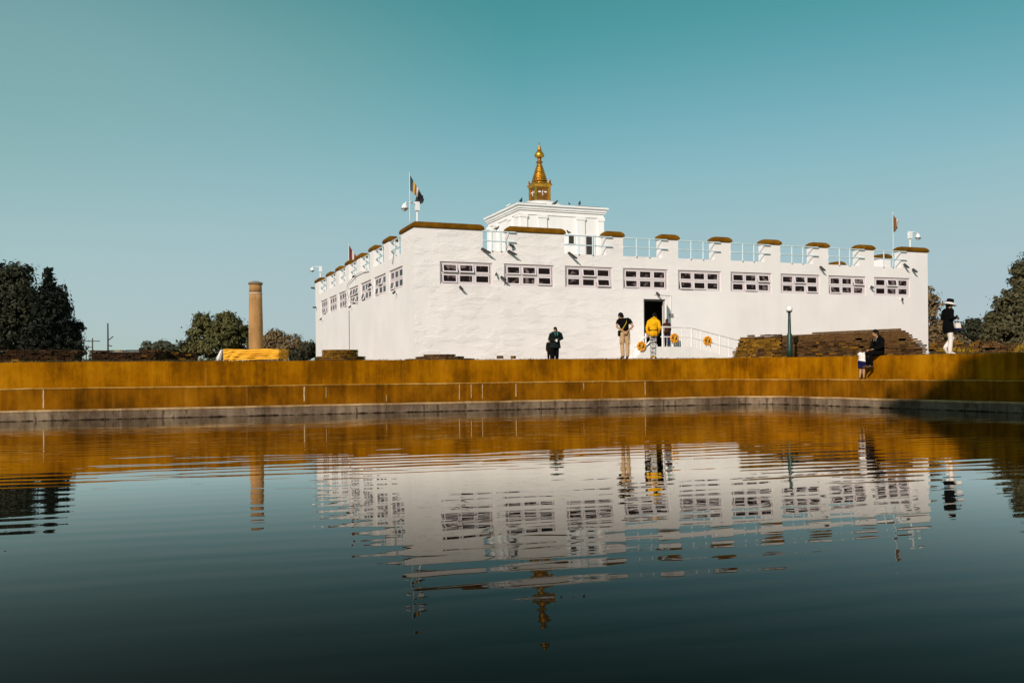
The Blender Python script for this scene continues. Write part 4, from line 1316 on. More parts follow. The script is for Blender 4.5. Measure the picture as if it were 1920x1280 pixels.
M_util = mat('weathered_pole', (0.06, 0.05, 0.045), 0.9, 0.2)
def util(px, ytop, Y, lab, arms):
    b_ = at(px, 660, Y); b_.z = GZ - .05
    u = thing('utility_pole', lab, 'pole', b_)
    h = at(px, ytop, Y).z - b_.z
    bm = NB(); tube(bm, [(0, 0, 0), (0, 0, h)], [.09, .06], 8); obj('pole', bm, M_util, u)
    for (z, x0, x1, dz) in arms:
        bm = NB(); tube(bm, [(x0, 0, h - z), (x1, 0, h - z + dz)], .045, 6, side=(0, 0, 1)); obj('crossarm', bm, M_util, u)
util(174, 634, 95, 'far utility pole with a crossarm beyond the ruin wall', [(.3, -.75, .75, 0), (1.3, -.5, .1, -.2)])
util(162, 648, 120, 'most distant short utility pole with a small crossarm', [(.2, -.9, .9, 0)])
util(203, 606, 80, 'tall far pole with two short lamp arms', [(1.5, 0, .45, .35), (1.9, 0, .35, -.1)])

# ================================================================== trees
def leaf_mat(name, c1, c2):
    m, nt, p = nodes_of(name)
    ge = nt.nodes.new('ShaderNodeNewGeometry')
    r = nt.nodes.new('ShaderNodeValToRGB')
    r.color_ramp.elements[0].color = (*c1, 1); r.color_ramp.elements[1].color = (*c2, 1)
    nt.links.new(ge.outputs['Random Per Island'], r.inputs[0])
    nt.links.new(r.outputs[0], p.inputs['Base Color'])
    p.inputs['Roughness'].default_value = 0.7
    p.inputs['Specular IOR Level'].default_value = 0.2
    return m
LV_dark = leaf_mat('leaves_dark', (0.014, 0.016, 0.007), (0.038, 0.038, 0.018))
LV_blk = leaf_mat('needles_dark', (0.006, 0.009, 0.006), (0.018, 0.022, 0.012))
LV_mid = leaf_mat('leaves_green', (0.045, 0.047, 0.013), (0.105, 0.095, 0.030))
LV_brown = leaf_mat('leaves_brown', (0.085, 0.056, 0.024), (0.20, 0.135, 0.065))
LV_far = leaf_mat('leaves_far', (0.03, 0.035, 0.02), (0.075, 0.075, 0.045))
LV_olive = leaf_mat('leaves_olive', (0.038, 0.037, 0.014), (0.095, 0.082, 0.036))
M_bark = mat('bark', (0.07, 0.05, 0.035), 0.95, 0.3, 6, bump=.03, bscale=10)

def leaves(pts, size, seed, aspect=1.8, nrm=None):
    """one small pointed leaf card per point"""
    g = np.random.default_rng(seed)
    n = len(pts)
    a = g.normal(size=(n, 3)); a /= np.linalg.norm(a, axis=1)[:, None]
    if nrm is not None:
        nn_ = nrm + g.normal(size=(n, 3)) * .42 + np.array([0, 0, .25]); nn_ /= np.linalg.norm(nn_, axis=1)[:, None]
        a -= (a * nn_).sum(1)[:, None] * nn_; a /= np.linalg.norm(a, axis=1)[:, None]
    b = g.normal(size=(n, 3)); b = np.cross(nn_, a) if nrm is not None else b - (b * a).sum(1)[:, None] * a
    b /= np.linalg.norm(b, axis=1)[:, None]
    s = size * g.uniform(.6, 1.35, (n, 1))
    u = a * s * aspect / 2; v = b * s / 2
    nn = np.cross(a, b) * s * .12
    co = np.stack([pts - u, pts - v * .9 + nn, pts + u, pts + v * .9 + nn], 1).reshape(-1, 3)
    idx = np.arange(n * 4).reshape(-1, 4)
    return co, idx

def mesh_quads(name, co, idx, m_):
    me = bpy.data.meshes.new(name)
    n = len(idx)
    me.vertices.add(len(co)); me.vertices.foreach_set('co', co.astype(np.float32).ravel())
    me.loops.add(n * 4); me.loops.foreach_set('vertex_index', idx.astype(np.int32).ravel())
    me.polygons.add(n); me.polygons.foreach_set('loop_start', np.arange(0, n * 4, 4, dtype=np.int32))
    me.update(calc_edges=True)
    me.materials.append(m_)
    return me

def crown_points(blobs, n, clump, seed):
    g = np.random.default_rng(seed)
    w = np.array([b[3] * b[4] * b[5] for b in blobs]) ** .67
    w /= w.sum()
    out = []; nr = []
    per = 40
    nc = max(1, n // per)
    for bi in g.choice(len(blobs), nc, p=w):
        x, y, z, rx, ry, rz = blobs[bi]
        d = g.normal(size=3); d /= np.linalg.norm(d)
        r = g.uniform(.45, 1.0) ** .55 * g.uniform(.86, 1.10)
        c = np.array([x, y, z]) + d * r * np.array([rx, ry, rz])
        q = g.normal(size=(per, 3)) * clump * g.uniform(.6, 1.25)
        q[:, 2] *= .7
        out.append(c + q)
        # clumps bulge: leaves face out of the clump and out of the crown
        v = q / (np.linalg.norm(q, axis=1)[:, None] + 1e-6) * .75 + d * .65
        nr.append(v)
    return np.concatenate(out), np.concatenate(nr)

def tree(name, lab, base, trunk_h, r0, blobs, n, leaf, m_, seed, clump=.35, group='trees round the temple garden', cat='tree'):
    t = thing(name, lab, cat, base, 0, group)
    rs_ = random.Random(seed)
    bm = NB()
    top = Vector((blobs[0][0] * .5, blobs[0][1] * .5, trunk_h))
    tube(bm, [(0, 0, -.1), (rs_.uniform(-.1, .1), rs_.uniform(-.1, .1), trunk_h * .5), top], [r0, r0 * .75, r0 * .5], 9)
    for b in blobs:
        for _ in range(2):
            e = Vector((b[0] + rs_.uniform(-.6, .6) * b[3], b[1] + rs_.uniform(-.6, .6) * b[4], b[2] + rs_.uniform(-.2, .7) * b[5]))
            mid = top.lerp(e, .5) + Vector((rs_.uniform(-.3, .3), rs_.uniform(-.3, .3), rs_.uniform(0, .4)))
            tube(bm, [top - Vector((0, 0, rs_.uniform(.1, .5) * trunk_h * .4)), mid, e], [r0 * .42, r0 * .25, r0 * .07], 6)
    obj('trunk', bm, M_bark, t, smooth=True)
    cp_, cn_ = crown_points(blobs, n, clump, seed)
    co, idx = leaves(cp_, leaf, seed + 1, nrm=cn_)
    obj('crown', mesh_quads('crown', co, idx, m_), None, t)
    return t

def gb(px, Y):
    p = at(px, 660, Y); p.z = GZ; return p
def bl(px, py, Y, base, rx, rz, dy=0, ry=None):
    p = at(px, py, Y)
    return (p.x - base.x, dy, p.z - base.z, rx, ry or rx, rz)

b_ = gb(18, 60)
tree('broad_tree', 'broad dark leafy tree at the far left edge', b_, 3.2, .35, [bl(18, 560, 60, b_, 1.9, 2.2), bl(-22, 575, 60, b_, 2.4, 2.5), bl(40, 570, 60, b_, 1.15, 2.0, -.4), bl(12, 640, 60, b_, 2.5, 1.6, -.6), bl(36, 518, 60, b_, .95, .75), bl(8, 508, 60, b_, .9, .6), bl(55, 605, 60, b_, .9, 1.8, -.8)], 24000, .155, LV_dark, 21, .24)
# conifer: drooping whorls on a straight stem
Yk = 56.0
b_ = gb(92, Yk)
con = thing('conifer_tree', 'dark conifer with a thin pointed top beside the broad tree', 'tree', b_, 0, 'trees round the temple garden')
hc = at(91, 503, Yk).z - GZ
bm = NB(); tube(bm, [(0, 0, -.1), (0, 0, hc * .6), (-.1, 0, hc)], [.28, .14, .015], 8)
pts = []
g = np.random.default_rng(5)
nl = 26
for i in range(nl):
    t = i / (nl - 1)
    z = .9 + (hc - 1.0) * t
    R_ = 1.78 * (1 - t) ** 1.0 + .05
    k = int(10 - 4 * t)
    for j in range(k):
        a = 2 * math.pi * (j + g.uniform(-.3, .3)) / k + i
        Lr = R_ * g.uniform(.75, 1.12)
        e = Vector((math.cos(a) * Lr, math.sin(a) * Lr, z + .12 * (1 - t) - .08 * Lr))
        tube(bm, [(0, 0, z), e], [.03, .008], 4)
        m_n = int(16 + 40 * (1 - t))
        for s_ in g.uniform(.12, 1.02, m_n):
            pts.append(np.array([e.x * s_, e.y * s_, z + (e.z - z) * s_]) + g.normal(size=3) * (.10, .10, .045))
obj('trunk', bm, M_bark, con)
co, idx = leaves(np.array(pts), .13, 9, 2.6)
obj('crown', mesh_quads('crown', co, idx, LV_blk), None, con)
b_ = gb(128, 58)
tree('leafy_tree', 'small dark leafy tree right of the conifer', b_, 1.6, .18, [bl(126, 630, 58, b_, .70, 1.1), bl(112, 655, 58, b_, 1.3, .8), bl(116, 585, 58, b_, .50, 1.0), bl(147, 612, 58, b_, .33, .30), bl(140, 640, 58, b_, .4, .5), bl(106, 560, 58, b_, .5, .9)], 9000, .13, LV_blk, 33, .17)

b_ = gb(412, 85)
tree('round_tree', 'rounded green tree behind and left of the stone pillar', b_, 2.6, .3, [bl(385, 625, 85, b_, 1.45, 1.5), bl(432, 622, 85, b_, 1.75, 1.55, -.5), bl(405, 652, 85, b_, 2.4, 1.0, -.6), bl(380, 600, 85, b_, .65, .6), bl(425, 598, 85, b_, .8, .55), bl(366, 640, 85, b_, .6, .8), bl(460, 645, 85, b_, .9, 1.2)], 17000, .17, LV_mid, 44, .2)
b_ = gb(528, 82)
tree('brown_bush', 'brownish thorny bush right of the stone pillar', b_, 1.2, .16, [bl(515, 637, 82, b_, 1.0, .85), bl(545, 645, 82, b_, 1.15, .75), bl(568, 655, 82, b_, 1.0, .6), bl(520, 660, 82, b_, 1.9, .7)], 9000, .14, LV_brown, 55, .2, cat='bush')
b_ = gb(578, 78)
tree('dark_bush', 'dark bush against the far end of the temple side wall', b_, 1.0, .12, [bl(580, 655, 78, b_, .75, .8), bl(560, 668, 78, b_, .9, .5)], 1800, .18, LV_dark, 66, .2, cat='bush')
b_ = gb(305, 160)
tree('far_tree', 'distant grey-green tree on the horizon left of the round tree', b_, 2.2, .3, [bl(300, 650, 160, b_, 2.6, 1.0), bl(330, 656, 160, b_, 2.6, .8), bl(280, 656, 160, b_, 1.6, .6)], 3200, .32, LV_far, 77, .35)
b_ = gb(352, 110)
tree('far_bush', 'dark distant bush low beside the round tree', b_, 1.5, .2, [bl(352, 655, 110, b_, 1.4, 1.0), bl(335, 662, 110, b_, 1.8, .7)], 2000, .25, LV_dark, 78, .3, cat='bush')
# right side
b_ = gb(1935, 50)
tree('sloping_tree', 'leafy olive tree rising at the right edge', b_, 2.4, .3, [bl(1935, 540, 50, b_, 1.1, 1.6), bl(1905, 585, 50, b_, 1.2, 1.3, -.3), bl(1875, 615, 50, b_, 1.0, .8, -.5), bl(1945, 600, 50, b_, 2.0, 1.6), bl(1890, 640, 50, b_, 1.6, .8, -.6), bl(1915, 515, 50, b_, .45, .6), bl(1860, 595, 50, b_, .35, .3), bl(1960, 500, 50, b_, 1.5, 1.5)], 22000, .125, LV_olive, 88, .16)
b_ = gb(1752, 62)
tree('pale_bush', 'pale dry bush behind the right end of the temple', b_, 1.8, .14, [bl(1748, 600, 62, b_, .75, 1.4), bl(1756, 630, 62, b_, .95, 1.1), bl(1742, 565, 62, b_, .45, .9), bl(1780, 645, 62, b_, 1.3, .6)], 6500, .13, LV_brown, 99, .18, cat='bush')
b_ = gb(1815, 75)
tree('dark_hedge', 'dark distant hedge between the temple and the right tree', b_, 1.4, .15, [bl(1812, 630, 75, b_, 1.8, 1.3), bl(1840, 628, 75, b_, 1.2, 1.3), bl(1800, 640, 75, b_, 2.2, .9), bl(1828, 612, 75, b_, .5, .6)], 8000, .15, LV_dark, 101, .2, cat='hedge')
# far wood along the horizon, out of sight behind everything nearer
g = np.random.default_rng(3)
pts = []
for i in range(150):
    a = R(-48 + 96 * i / 149) + g.normal() * .004
    d = g.uniform(240, 320)
    hgt = g.uniform(3.0, 5.2)
    c_ = np.array([math.sin(a) * d, math.cos(a) * d, GZ + hgt * .45])
    pts.append(c_ + g.normal(size=(60, 3)) * (2.6, 2.6, hgt * .22))
co, idx = leaves(np.concatenate(pts), .8, 4)
o = obj('far_wood', mesh_quads('far_wood', co, idx, LV_far), None)
tag(o, 'low far-off wood along the horizon', 'wood', kind='stuff')

# the tall tree on the near bank whose shade lies over the right of the terrace
Q = Vector((16.5, 25.2, -1.9)); kd = 36 / math.cos(SUN_EL)
cc = Q + SUNV * kd
b_ = Vector((cc.x, cc.y, GZ))
zc = cc.z - GZ
tree('shade_tree', 'tall spreading tree on the bank behind the viewpoint', b_, zc * .6, .8, [(2.2, -1.0, zc, 4.6, 4.0, 3.6), (-2.2, 1.0, zc - .3, 4.4, 4.0, 3.1), (5.5, -2.5, zc - .8, 4.2, 4.0, 3.0), (0, 0, zc - 2.0, 6.0, 4.5, 2.6)], 30000, .62, LV_dark, 131, .5)

# dry yellow tufts among the rubble
M_tuft = leaf_mat('dry_grass', (0.16, 0.09, 0.01), (0.55, 0.34, 0.02))
M_weed = leaf_mat('weeds', (0.03, 0.03, 0.01), (0.14, 0.10, 0.03))
def tufts(lab, spots, m_, seed, n=50, h=.28, sp=.2):
    g = np.random.default_rng(seed)
    co = []; fa = []
    for (x, y, z) in spots:
        for _ in range(n):
            bx_, by_ = x + g.normal() * sp, y + g.normal() * sp * .6
            a = g.uniform(0, 6.28); w = g.uniform(.006, .014); hh = h * g.uniform(.4, 1.1)
            dx, dy = g.normal() * .09, g.normal() * .09
            k = len(co)
            co += [(bx_ - w * math.cos(a), by_ - w * math.sin(a), z), (bx_ + w * math.cos(a), by_ + w * math.sin(a), z), (bx_ + dx, by_ + dy, z + hh)]
            fa.append((k, k + 1, k + 2))
    me = bpy.data.meshes.new('grass'); me.from_pydata(co, [], fa); me.materials.append(m_)
    o = obj('grass_tufts', me, None)
    return tag(o, lab, 'grass', kind='stuff')
sp_ = []
for px, Y, dz in ((1765, 33.9, .2), (1775, 33.7, .22), (1798, 33.5, .2), (1808, 33.3, .16), (1790, 33.0, .05), (1915, 31.4, .2), (1906, 31.6, .12), (1922, 31.3, .25)):
    p = at(px, 660, Y); sp_.append((p.x, p.y - .12, GZ + dz))
tufts('bright yellow dry grass tufts among the right-hand rubble', sp_, M_tuft, 3, 34, .22, .16)
sp_ = []
for i in range(60):
    px = random.uniform(0, 420); Y = random.uniform(30.5, 33); p = at(px, 660, Y); sp_.append((p.x, p.y, GZ))
for i in range(50):
    px = random.uniform(1745, 1940); Y = random.uniform(29.5, 31); p = at(px, 660, Y); sp_.append((p.x, p.y, GZ))
tufts('short weeds along the back of the bank', sp_, M_weed, 8, 26, .14, .25)
# coping blades of dry grass along the very lip of the bank
sp_ = []
for i in range(260):
    px = random.uniform(0, 1900); hh = on_bank(px, 1.0 + random.uniform(-.05, .3))
    if hh: sp_.append((hh[0].x, hh[0].y, ztop(hh[0])))
tufts('sparse low grass along the lip of the bank', sp_, M_weed, 12, 7, .05, .12)

# ================================================================== people
SKIN = mat('skin', (0.40, 0.22, 0.10), 0.6, 0.06, 12)
HAIR = mat('black_hair', (0.006, 0.005, 0.004), 0.8, 0.2, 30, spec=0.08)
HAIRB = mat('brown_hair', (0.04, 0.02, 0.010), 0.8, 0.2, 30, spec=0.1)
def cl(name, c, var=.12): return mat(name, c, 1.0, var, 9, bump=.01, bscale=22, spec=0.04)
REM = []
def rem(name, bm, m_, parent, vox=.014, it=4):
    o = obj(name, bm, m_, parent)
    r = o.modifiers.new('r', 'REMESH'); r.mode = 'VOXEL'; r.voxel_size = vox; r.use_smooth_shade = True
    s = o.modifiers.new('s', 'SMOOTH'); s.factor = .5; s.iterations = it
    REM.append(o)
    return o

def V3(*a): return Vector(a)
def figure(lab, base, rz, J, H=1.72, skin=SKIN, top=None, pants=None, shoes=None, hair=None, sleeve=1.0, coat=0.0, leg_to=1.0, girth=1.0, loose=1.0, child=False, hood=False, pants_r=1.0):
    k = H / 1.75
    P = {'pelvis': (0, 0, .95), 'waist': (0, 0, 1.10), 'chest': (0, 0, 1.32), 'neck': (0, 0, 1.48), 'head': (0, .02, 1.635), 'look': (0, 1, 0),
         'shL': (-.185, 0, 1.43), 'shR': (.185, 0, 1.43), 'elL': (-.24, -.02, 1.15), 'elR': (.24, -.02, 1.15), 'wrL': (-.24, .06, .90), 'wrR': (.24, .06, .90),
         'hdL': None, 'hdR': None, 'hipL': (-.09, 0, .92), 'hipR': (.09, 0, .92), 'knL': (-.10, .02, .50), 'knR': (.10, .02, .50), 'anL': (-.10, -.02, .085), 'anR': (.10, -.02, .085), 'toL': (-.11, .15, .03), 'toR': (.11, .15, .03)}
    P.update(J)
    Q = {n: (Vector(v) * k if v is not None and n not in ('look', 'hdL', 'hdR') else (Vector(v) if v is not None else None)) for n, v in P.items()}
    hs = (1.28 if child else 1.0)
    root = thing('person', lab, 'person', base, rz)
    ax = (Q['shR'] - Q['shL']).normalized()
    fw = Q['look'].normalized()
    gm = k * girth
    def torso(bm, e, z0=None):
        lo = Q['pelvis'] + (Q['pelvis'] - Q['waist']).normalized() * (.06 * k)
        tube(bm, [lo, Q['pelvis'], Q['waist'], Q['chest'], Q['chest'].lerp(Q['neck'], .62), Q['neck']],
             [(.13 * gm + e, .095 * gm + e), (.155 * gm + e, .11 * gm + e), (.135 * gm + e, .10 * gm + e), (.165 * gm + e, .115 * gm + e), (.13 * gm + e, .085 * gm + e), (.06 * k + e * .5, .055 * k + e * .5)], 16, side=ax)
        for s_ in 'LR':
            tube(bm, [Q['chest'].lerp(Q['neck'], .55), Q['sh' + s_]], [.07 * gm + e, .058 * gm + e], 10)
    # --- body
    bm = NB()
    torso(bm, 0)
    tube(bm, [Q['neck'] - V3(0, 0, .02), Q['head'] - fw * .015 * k], [.056 * k, .05 * k], 10)
    hc_ = Q['head']; r = .098 * k * hs
    up = V3(0, 0, 1)
    sd_ = fw.cross(up)
    if sd_.length < .1: sd_ = ax.copy()
    sd_.normalize(); hu = sd_.cross(fw).normalized()
    basis = Matrix((sd_, fw, hu)).transposed().to_4x4()
    def hb_(bm, off, rad, sq):
        m_ = Matrix.Translation(hc_) @ basis @ Matrix.Translation(off) @ Matrix.Diagonal((rad * sq[0], rad * sq[1], rad * sq[2], 1))
        bmesh.ops.create_uvsphere(bm, u_segments=14, v_segments=10, radius=1, matrix=m_)
    hb_(bm, V3(0, -.012, .02) * k, r, (.80, .98, 1.08))
    hb_(bm, V3(0, .022, -.055) * k * hs, r * .66, (.92, 1.0, 1.0))
    hb_(bm, V3(0, .095, -.012) * k * hs, r * .20, (.75, 1.0, 1.25))
    for s_ in (-1, 1):
        hb_(bm, V3(s_ * .078, -.01, -.005) * k * hs, r * .24, (.45, .7, 1.1))
        hb_(bm, V3(s_ * .034, .080, .016) * k * hs, r * .14, (1.2, .6, .7))
    for s_, sg in (('L', -1), ('R', 1)):
        sh, el, wr = Q['sh' + s_], Q['el' + s_], Q['wr' + s_]
        tube(bm, [sh, sh.lerp(el, .5), el, el.lerp(wr, .4), wr], [.05 * gm, .045 * gm, .037 * gm, .038 * gm, .026 * k], 10)
        d = Q['hd' + s_] or (wr - el)
        d = d.normalized()
        pa, pb = frame_axes(d, ax)
        tube(bm, [wr - d * .01, wr + d * .045 * k, wr + d * .09 * k], [(.026 * k, .018 * k), (.04 * k, .017 * k), (.04 * k, .014 * k)], 10, side=pa)
        for f_, ln in zip((-1.5, -.5, .5, 1.5), (.062, .075, .070, .055)):
            b0 = wr + d * .085 * k + pa * f_ * .021 * k
            b1 = b0 + d * ln * .5 * k - pb * .004; b2 = b0 + d * ln * .85 * k + pb * .02 * k * sg
            tube(bm, [b0, b1, b2], [.0095 * k, .009 * k, .008 * k], 6)
        tb = wr + d * .03 * k + pa * (-sg) * .03 * k
        tube(bm, [tb, tb + (d * .6 - pa * sg * .8).normalized() * .035 * k, tb + d * .06 * k - pa * sg * .035 * k], [.012 * k, .011 * k, .009 * k], 6)
        hp, kn, an, to = Q['hip' + s_], Q['kn' + s_], Q['an' + s_], Q['to' + s_]
        tube(bm, [hp, hp.lerp(kn, .5), kn, kn.lerp(an, .35), an], [.085 * gm, .07 * gm, .053 * gm, .052 * gm, .036 * k], 12)
        tube(bm, [an - (to - an) * .22 - V3(0, 0, .03 * k), an.lerp(to, .4), to], [(.036 * k, .036 * k), (.042 * k, .036 * k), (.035 * k, .018 * k)], 10)
    rem('body', bm, skin, root, .0105, 3)
    # --- clothes
    if top:
        bm = NB()
        torso(bm, .018 * k * loose)
        if coat > 0:
            c0 = Q['pelvis']; c1 = c0 - V3(0, 0, coat * k)
            mid = (Q['knL'] + Q['knR']) / 2
            c1 = c0 + (mid - c0).normalized() * coat * k
            tube(bm, [Q['waist'], c0, c1], [(.16 * gm, .12 * gm), (.185 * gm, .14 * gm), (.205 * gm, .165 * gm)], 16, side=ax, dome=.05)
        for s_ in 'LR':
            sh, el, wr = Q['sh' + s_], Q['el' + s_], Q['wr' + s_]
            if sleeve >= .95:
                tube(bm, [sh, sh.lerp(el, .5), el, el.lerp(wr, .5), wr], [.066 * gm * loose, .06 * gm * loose, .055 * gm * loose, .05 * gm * loose, .043 * gm], 10)
            else:
                tube(bm, [sh, sh.lerp(el, sleeve * 1.6)], [.067 * gm, .066 * gm], 10, dome=.05)
        if hood:
            tube(bm, [Q['neck'] + ax * .09 * k - fw * .03, Q['neck'] - fw * .10 * k, Q['neck'] - ax * .09 * k - fw * .03], [.05 * k, .07 * k, .05 * k], 10)
        rem('top', bm, top, root)
    if pants:
        bm = NB()
        tube(bm, [Q['waist'].lerp(Q['pelvis'], .45), Q['pelvis'], Q['pelvis'] - (Q['waist'] - Q['pelvis']).normalized() * .09 * k], [(.155 * gm, .115 * gm), (.17 * gm, .125 * gm), (.15 * gm, .115 * gm)], 16, side=ax)
        for s_ in 'LR':
            hp, kn, an = Q['hip' + s_], Q['kn' + s_], Q['an' + s_]
            if leg_to >= 1:
                tube(bm, [hp, hp.lerp(kn, .5), kn, kn.lerp(an, .5), an + (kn - an).normalized() * .0], [.098 * gm, .085 * gm * pants_r, .068 * gm * pants_r, .066 * gm * pants_r, .058 * gm * pants_r], 12, dome=.05)
            else:
                tube(bm, [hp, hp.lerp(kn, leg_to * .5), hp.lerp(kn, leg_to)], [.098 * gm, .095 * gm, .10 * gm], 12, dome=.05)
        rem('trousers', bm, pants, root)
    if shoes:
        for s_ in 'LR':
            an, to = Q['an' + s_], Q['to' + s_]
            bm = NB()
            tube(bm, [an - (to - an) * .25 - V3(0, 0, .035 * k), an.lerp(to, .35) - V3(0, 0, .008), to + (to - an).normalized() * .02], [(.046 * k, .044 * k), (.050 * k, .042 * k), (.042 * k, .025 * k)], 10)
            rem('shoe', bm, shoes, root, .011, 2)
    if hair:
        bm = NB()
        m_, length = hair
        hb_(bm, V3(0, -.026, .034) * k * hs, r * 1.08, (.86, .98, 1.03))
        hb_(bm, V3(0, -.055, -.02) * k * hs, r * .85, (.95, .8, 1.1))
        if length > 0:
            tube(bm, [hc_ - fw * .07 * k, hc_ - fw * .085 * k - V3(0, 0, length * .5), Q['neck'] - fw * .07 * k - V3(0, 0, length * .6)], [(.085 * k, .05 * k), (.09 * k, .045 * k), (.05 * k, .025 * k)], 10, side=sd_)
        # keep the face clear
        rem('hair', bm, m_, root, .011, 3)
    return root, Q, k

def strip(name, pts, w, t, m_, parent, side):
    bm = NB(); tube(bm, pts, [(w, t)] * len(pts), 8, side=side); return rem(name, bm, m_, parent, .010, 1)

C_black = cl('black_cotton', (0.0045, 0.004, 0.0045)); C_tan = cl('tan_cotton', (0.46, 0.30, 0.165)); C_yel = cl('yellow_nylon', (0.70, 0.34, 0.008))
C_coat = cl('charcoal_coat', (0.009, 0.014, 0.013)); C_brown = cl('dark_brown_coat', (0.010, 0.007, 0.005)); C_teal = cl('teal_scarf', (0.03, 0.22, 0.17), .3)
C_white = cl('white_cotton', (0.72, 0.66, 0.61), .05); C_navy = cl('navy_cotton', (0.012, 0.012, 0.05)); C_maroon = cl('dark_maroon_wool', (0.045, 0.016, 0.014))
C_shoe = cl('brown_shoe', (0.09, 0.05, 0.03)); C_shoey = cl('yellow_shoe', (0.40, 0.24, 0.02)); C_strap = cl('yellow_strap', (0.36, 0.24, 0.02))
# leggings with a black and white zigzag print
m, nt, p = nodes_of('zigzag_print')
tc = nt.nodes.new('ShaderNodeTexCoord')
wv = nt.nodes.new('ShaderNodeTexWave'); wv.bands_direction = 'Z'; wv.inputs['Scale'].default_value = 4.2; wv.inputs['Distortion'].default_value = 5.0; wv.inputs['Detail'].default_value = 1.0; wv.inputs['Detail Scale'].default_value = 2.5
nt.links.new(tc.outputs['Object'], wv.inputs['Vector'])
rr = nt.nodes.new('ShaderNodeValToRGB'); rr.color_ramp.interpolation = 'CONSTANT'
rr.color_ramp.elements[1].position = .5; rr.color_ramp.elements[0].color = (0.012, 0.012, 0.014, 1); rr.color_ramp.elements[1].color = (0.62, 0.60, 0.58, 1)
nt.links.new(wv.outputs[0], rr.inputs[0]); nt.links.new(rr.outputs[0], p.inputs['Base Color']); p.inputs['Roughness'].default_value = .9
C_zig = m

def edge_pt(px, setback=.86):
    h = on_bank(px, setback); return Vector((h[0].x, h[0].y, ztop(h[0])))

# 1: man with hands behind his back, seen from behind
b = edge_pt(1173, 1.02)
r_, Q_, k_ = figure('person in black t-shirt and tan trousers with hands clasped behind the back', b, .12,
    {'waist': (0, .04, 1.10), 'chest': (-.01, .12, 1.30), 'neck': (-.03, .20, 1.45), 'head': (-.085, .275, 1.545), 'look': (-.45, .6, -.45),
     'shL': (-.205, .12, 1.39), 'shR': (.19, .14, 1.42), 'elL': (-.30, -.02, 1.15), 'elR': (.30, 0, 1.17), 'wrL': (-.055, -.14, .965), 'wrR': (.06, -.145, .975), 'hdL': (.8, -.15, -.6), 'hdR': (-.8, -.15, -.6),
     'knL': (-.095, .03, .50), 'knR': (.095, .03, .50), 'anL': (-.085, -.02, .085), 'anR': (.085, -.02, .085)}, 1.74, top=C_black, pants=C_tan, shoes=C_shoe, hair=(HAIR, 0), sleeve=.38, girth=1.04, pants_r=1.12)
strip('shoulder_strap', [Q_['neck'] + V3(.10, -.10, -.02), Q_['chest'] + V3(.06, -.15, 0), Q_['waist'] + V3(-.06, -.135, .04), Q_['pelvis'] + V3(-.16, -.09, .02)], .022, .010, C_strap, r_, (1, 0, .6))
bm = NB(); tube(bm, [Q_['pelvis'] + V3(-.20, .02, .06), Q_['pelvis'] + V3(-.205, .02, -.12)], [(.05, .08), (.055, .09)], 8); rem('hip_bag', bm, C_black, r_, .012, 2)
for s_ in (-1, 1):      # cargo pockets
    bm = NB(); tube(bm, [(s_ * .165, .0, .70), (s_ * .160, .0, .54)], [(.03, .07), (.035, .075)], 8); rem('pocket', bm, C_tan, r_, .012, 1)

# 2: yellow jacket, from behind, leaning forward
b = edge_pt(1226, 1.02)
r_, Q_, k_ = figure('person in bright yellow jacket and zigzag leggings seen from behind', b, -.15,
    {'waist': (.01, .03, 1.10), 'chest': (.02, .07, 1.31), 'neck': (.04, .15, 1.47), 'head': (.06, .24, 1.58), 'look': (.3, .75, -.5), 'shL': (-.15, .08, 1.40), 'shR': (.20, .09, 1.39), 'elL': (-.23, .0, 1.14), 'elR': (.25, .06, 1.12), 'wrL': (-.21, .02, .92), 'wrR': (.20, .2, .95),
     'hipL': (-.06, 0, .92), 'hipR': (.06, 0, .92), 'knL': (-.055, .02, .50), 'knR': (.055, .02, .50), 'anL': (-.05, -.02, .085), 'anR': (.05, -.02, .085), 'toL': (-.08, .13, .03), 'toR': (.09, .13, .03)}, 1.70, top=C_yel, pants=C_zig, shoes=C_shoey, hair=(HAIR, .1), girth=.93, loose=1.15, hood=True)
bm = NB(); tube(bm, [(-.10, -.12, .90), (0, -.19, .905), (.13, -.12, .90)], [(.10, .05), (.115, .075), (.10, .05)], 12, side=(0, 0, 1)); rem('hip_pouch', bm, C_yel, r_, .012, 2)
bm = NB(); tube(bm, [(-.15, -.07, 1.02), (0, -.125, 1.02), (.16, -.07, 1.02)], [(.03, .012)] * 3, 8, side=(0, 0, 1)); rem('belt', bm, C_black, r_, .010, 1)
pts = [Q_['chest'] + V3(x, -.165 - .0 * x, z) for x, z in ((-.05, .0), (.0, -.07), (.06, -.02), (.05, .05))]
strip('jacket_cord', pts, .008, .008, C_black, r_, (0, 0, 1))

# 3: visitor at the railing by the door
fp = loc(rp(1262, 650)[0], RO + .55, GZ + PFZ)
figure('brown-haired person in maroon behind the white railing by the door', fp, YAW - .4,
    {'waist': (0, .02, 1.09), 'chest': (0, .08, 1.29), 'neck': (.0, .14, 1.43), 'head': (.02, .20, 1.56), 'look': (.3, .8, -.4), 'shL': (-.18, .09, 1.38), 'shR': (.18, .09, 1.38), 'elL': (-.24, .24, 1.03), 'elR': (.24, .24, 1.03), 'wrL': (-.18, .42, .90), 'wrR': (.18, .42, .90)}, 1.50, top=C_maroon, pants=C_navy, shoes=C_shoe, hair=(HAIRB, .25), coat=.2)

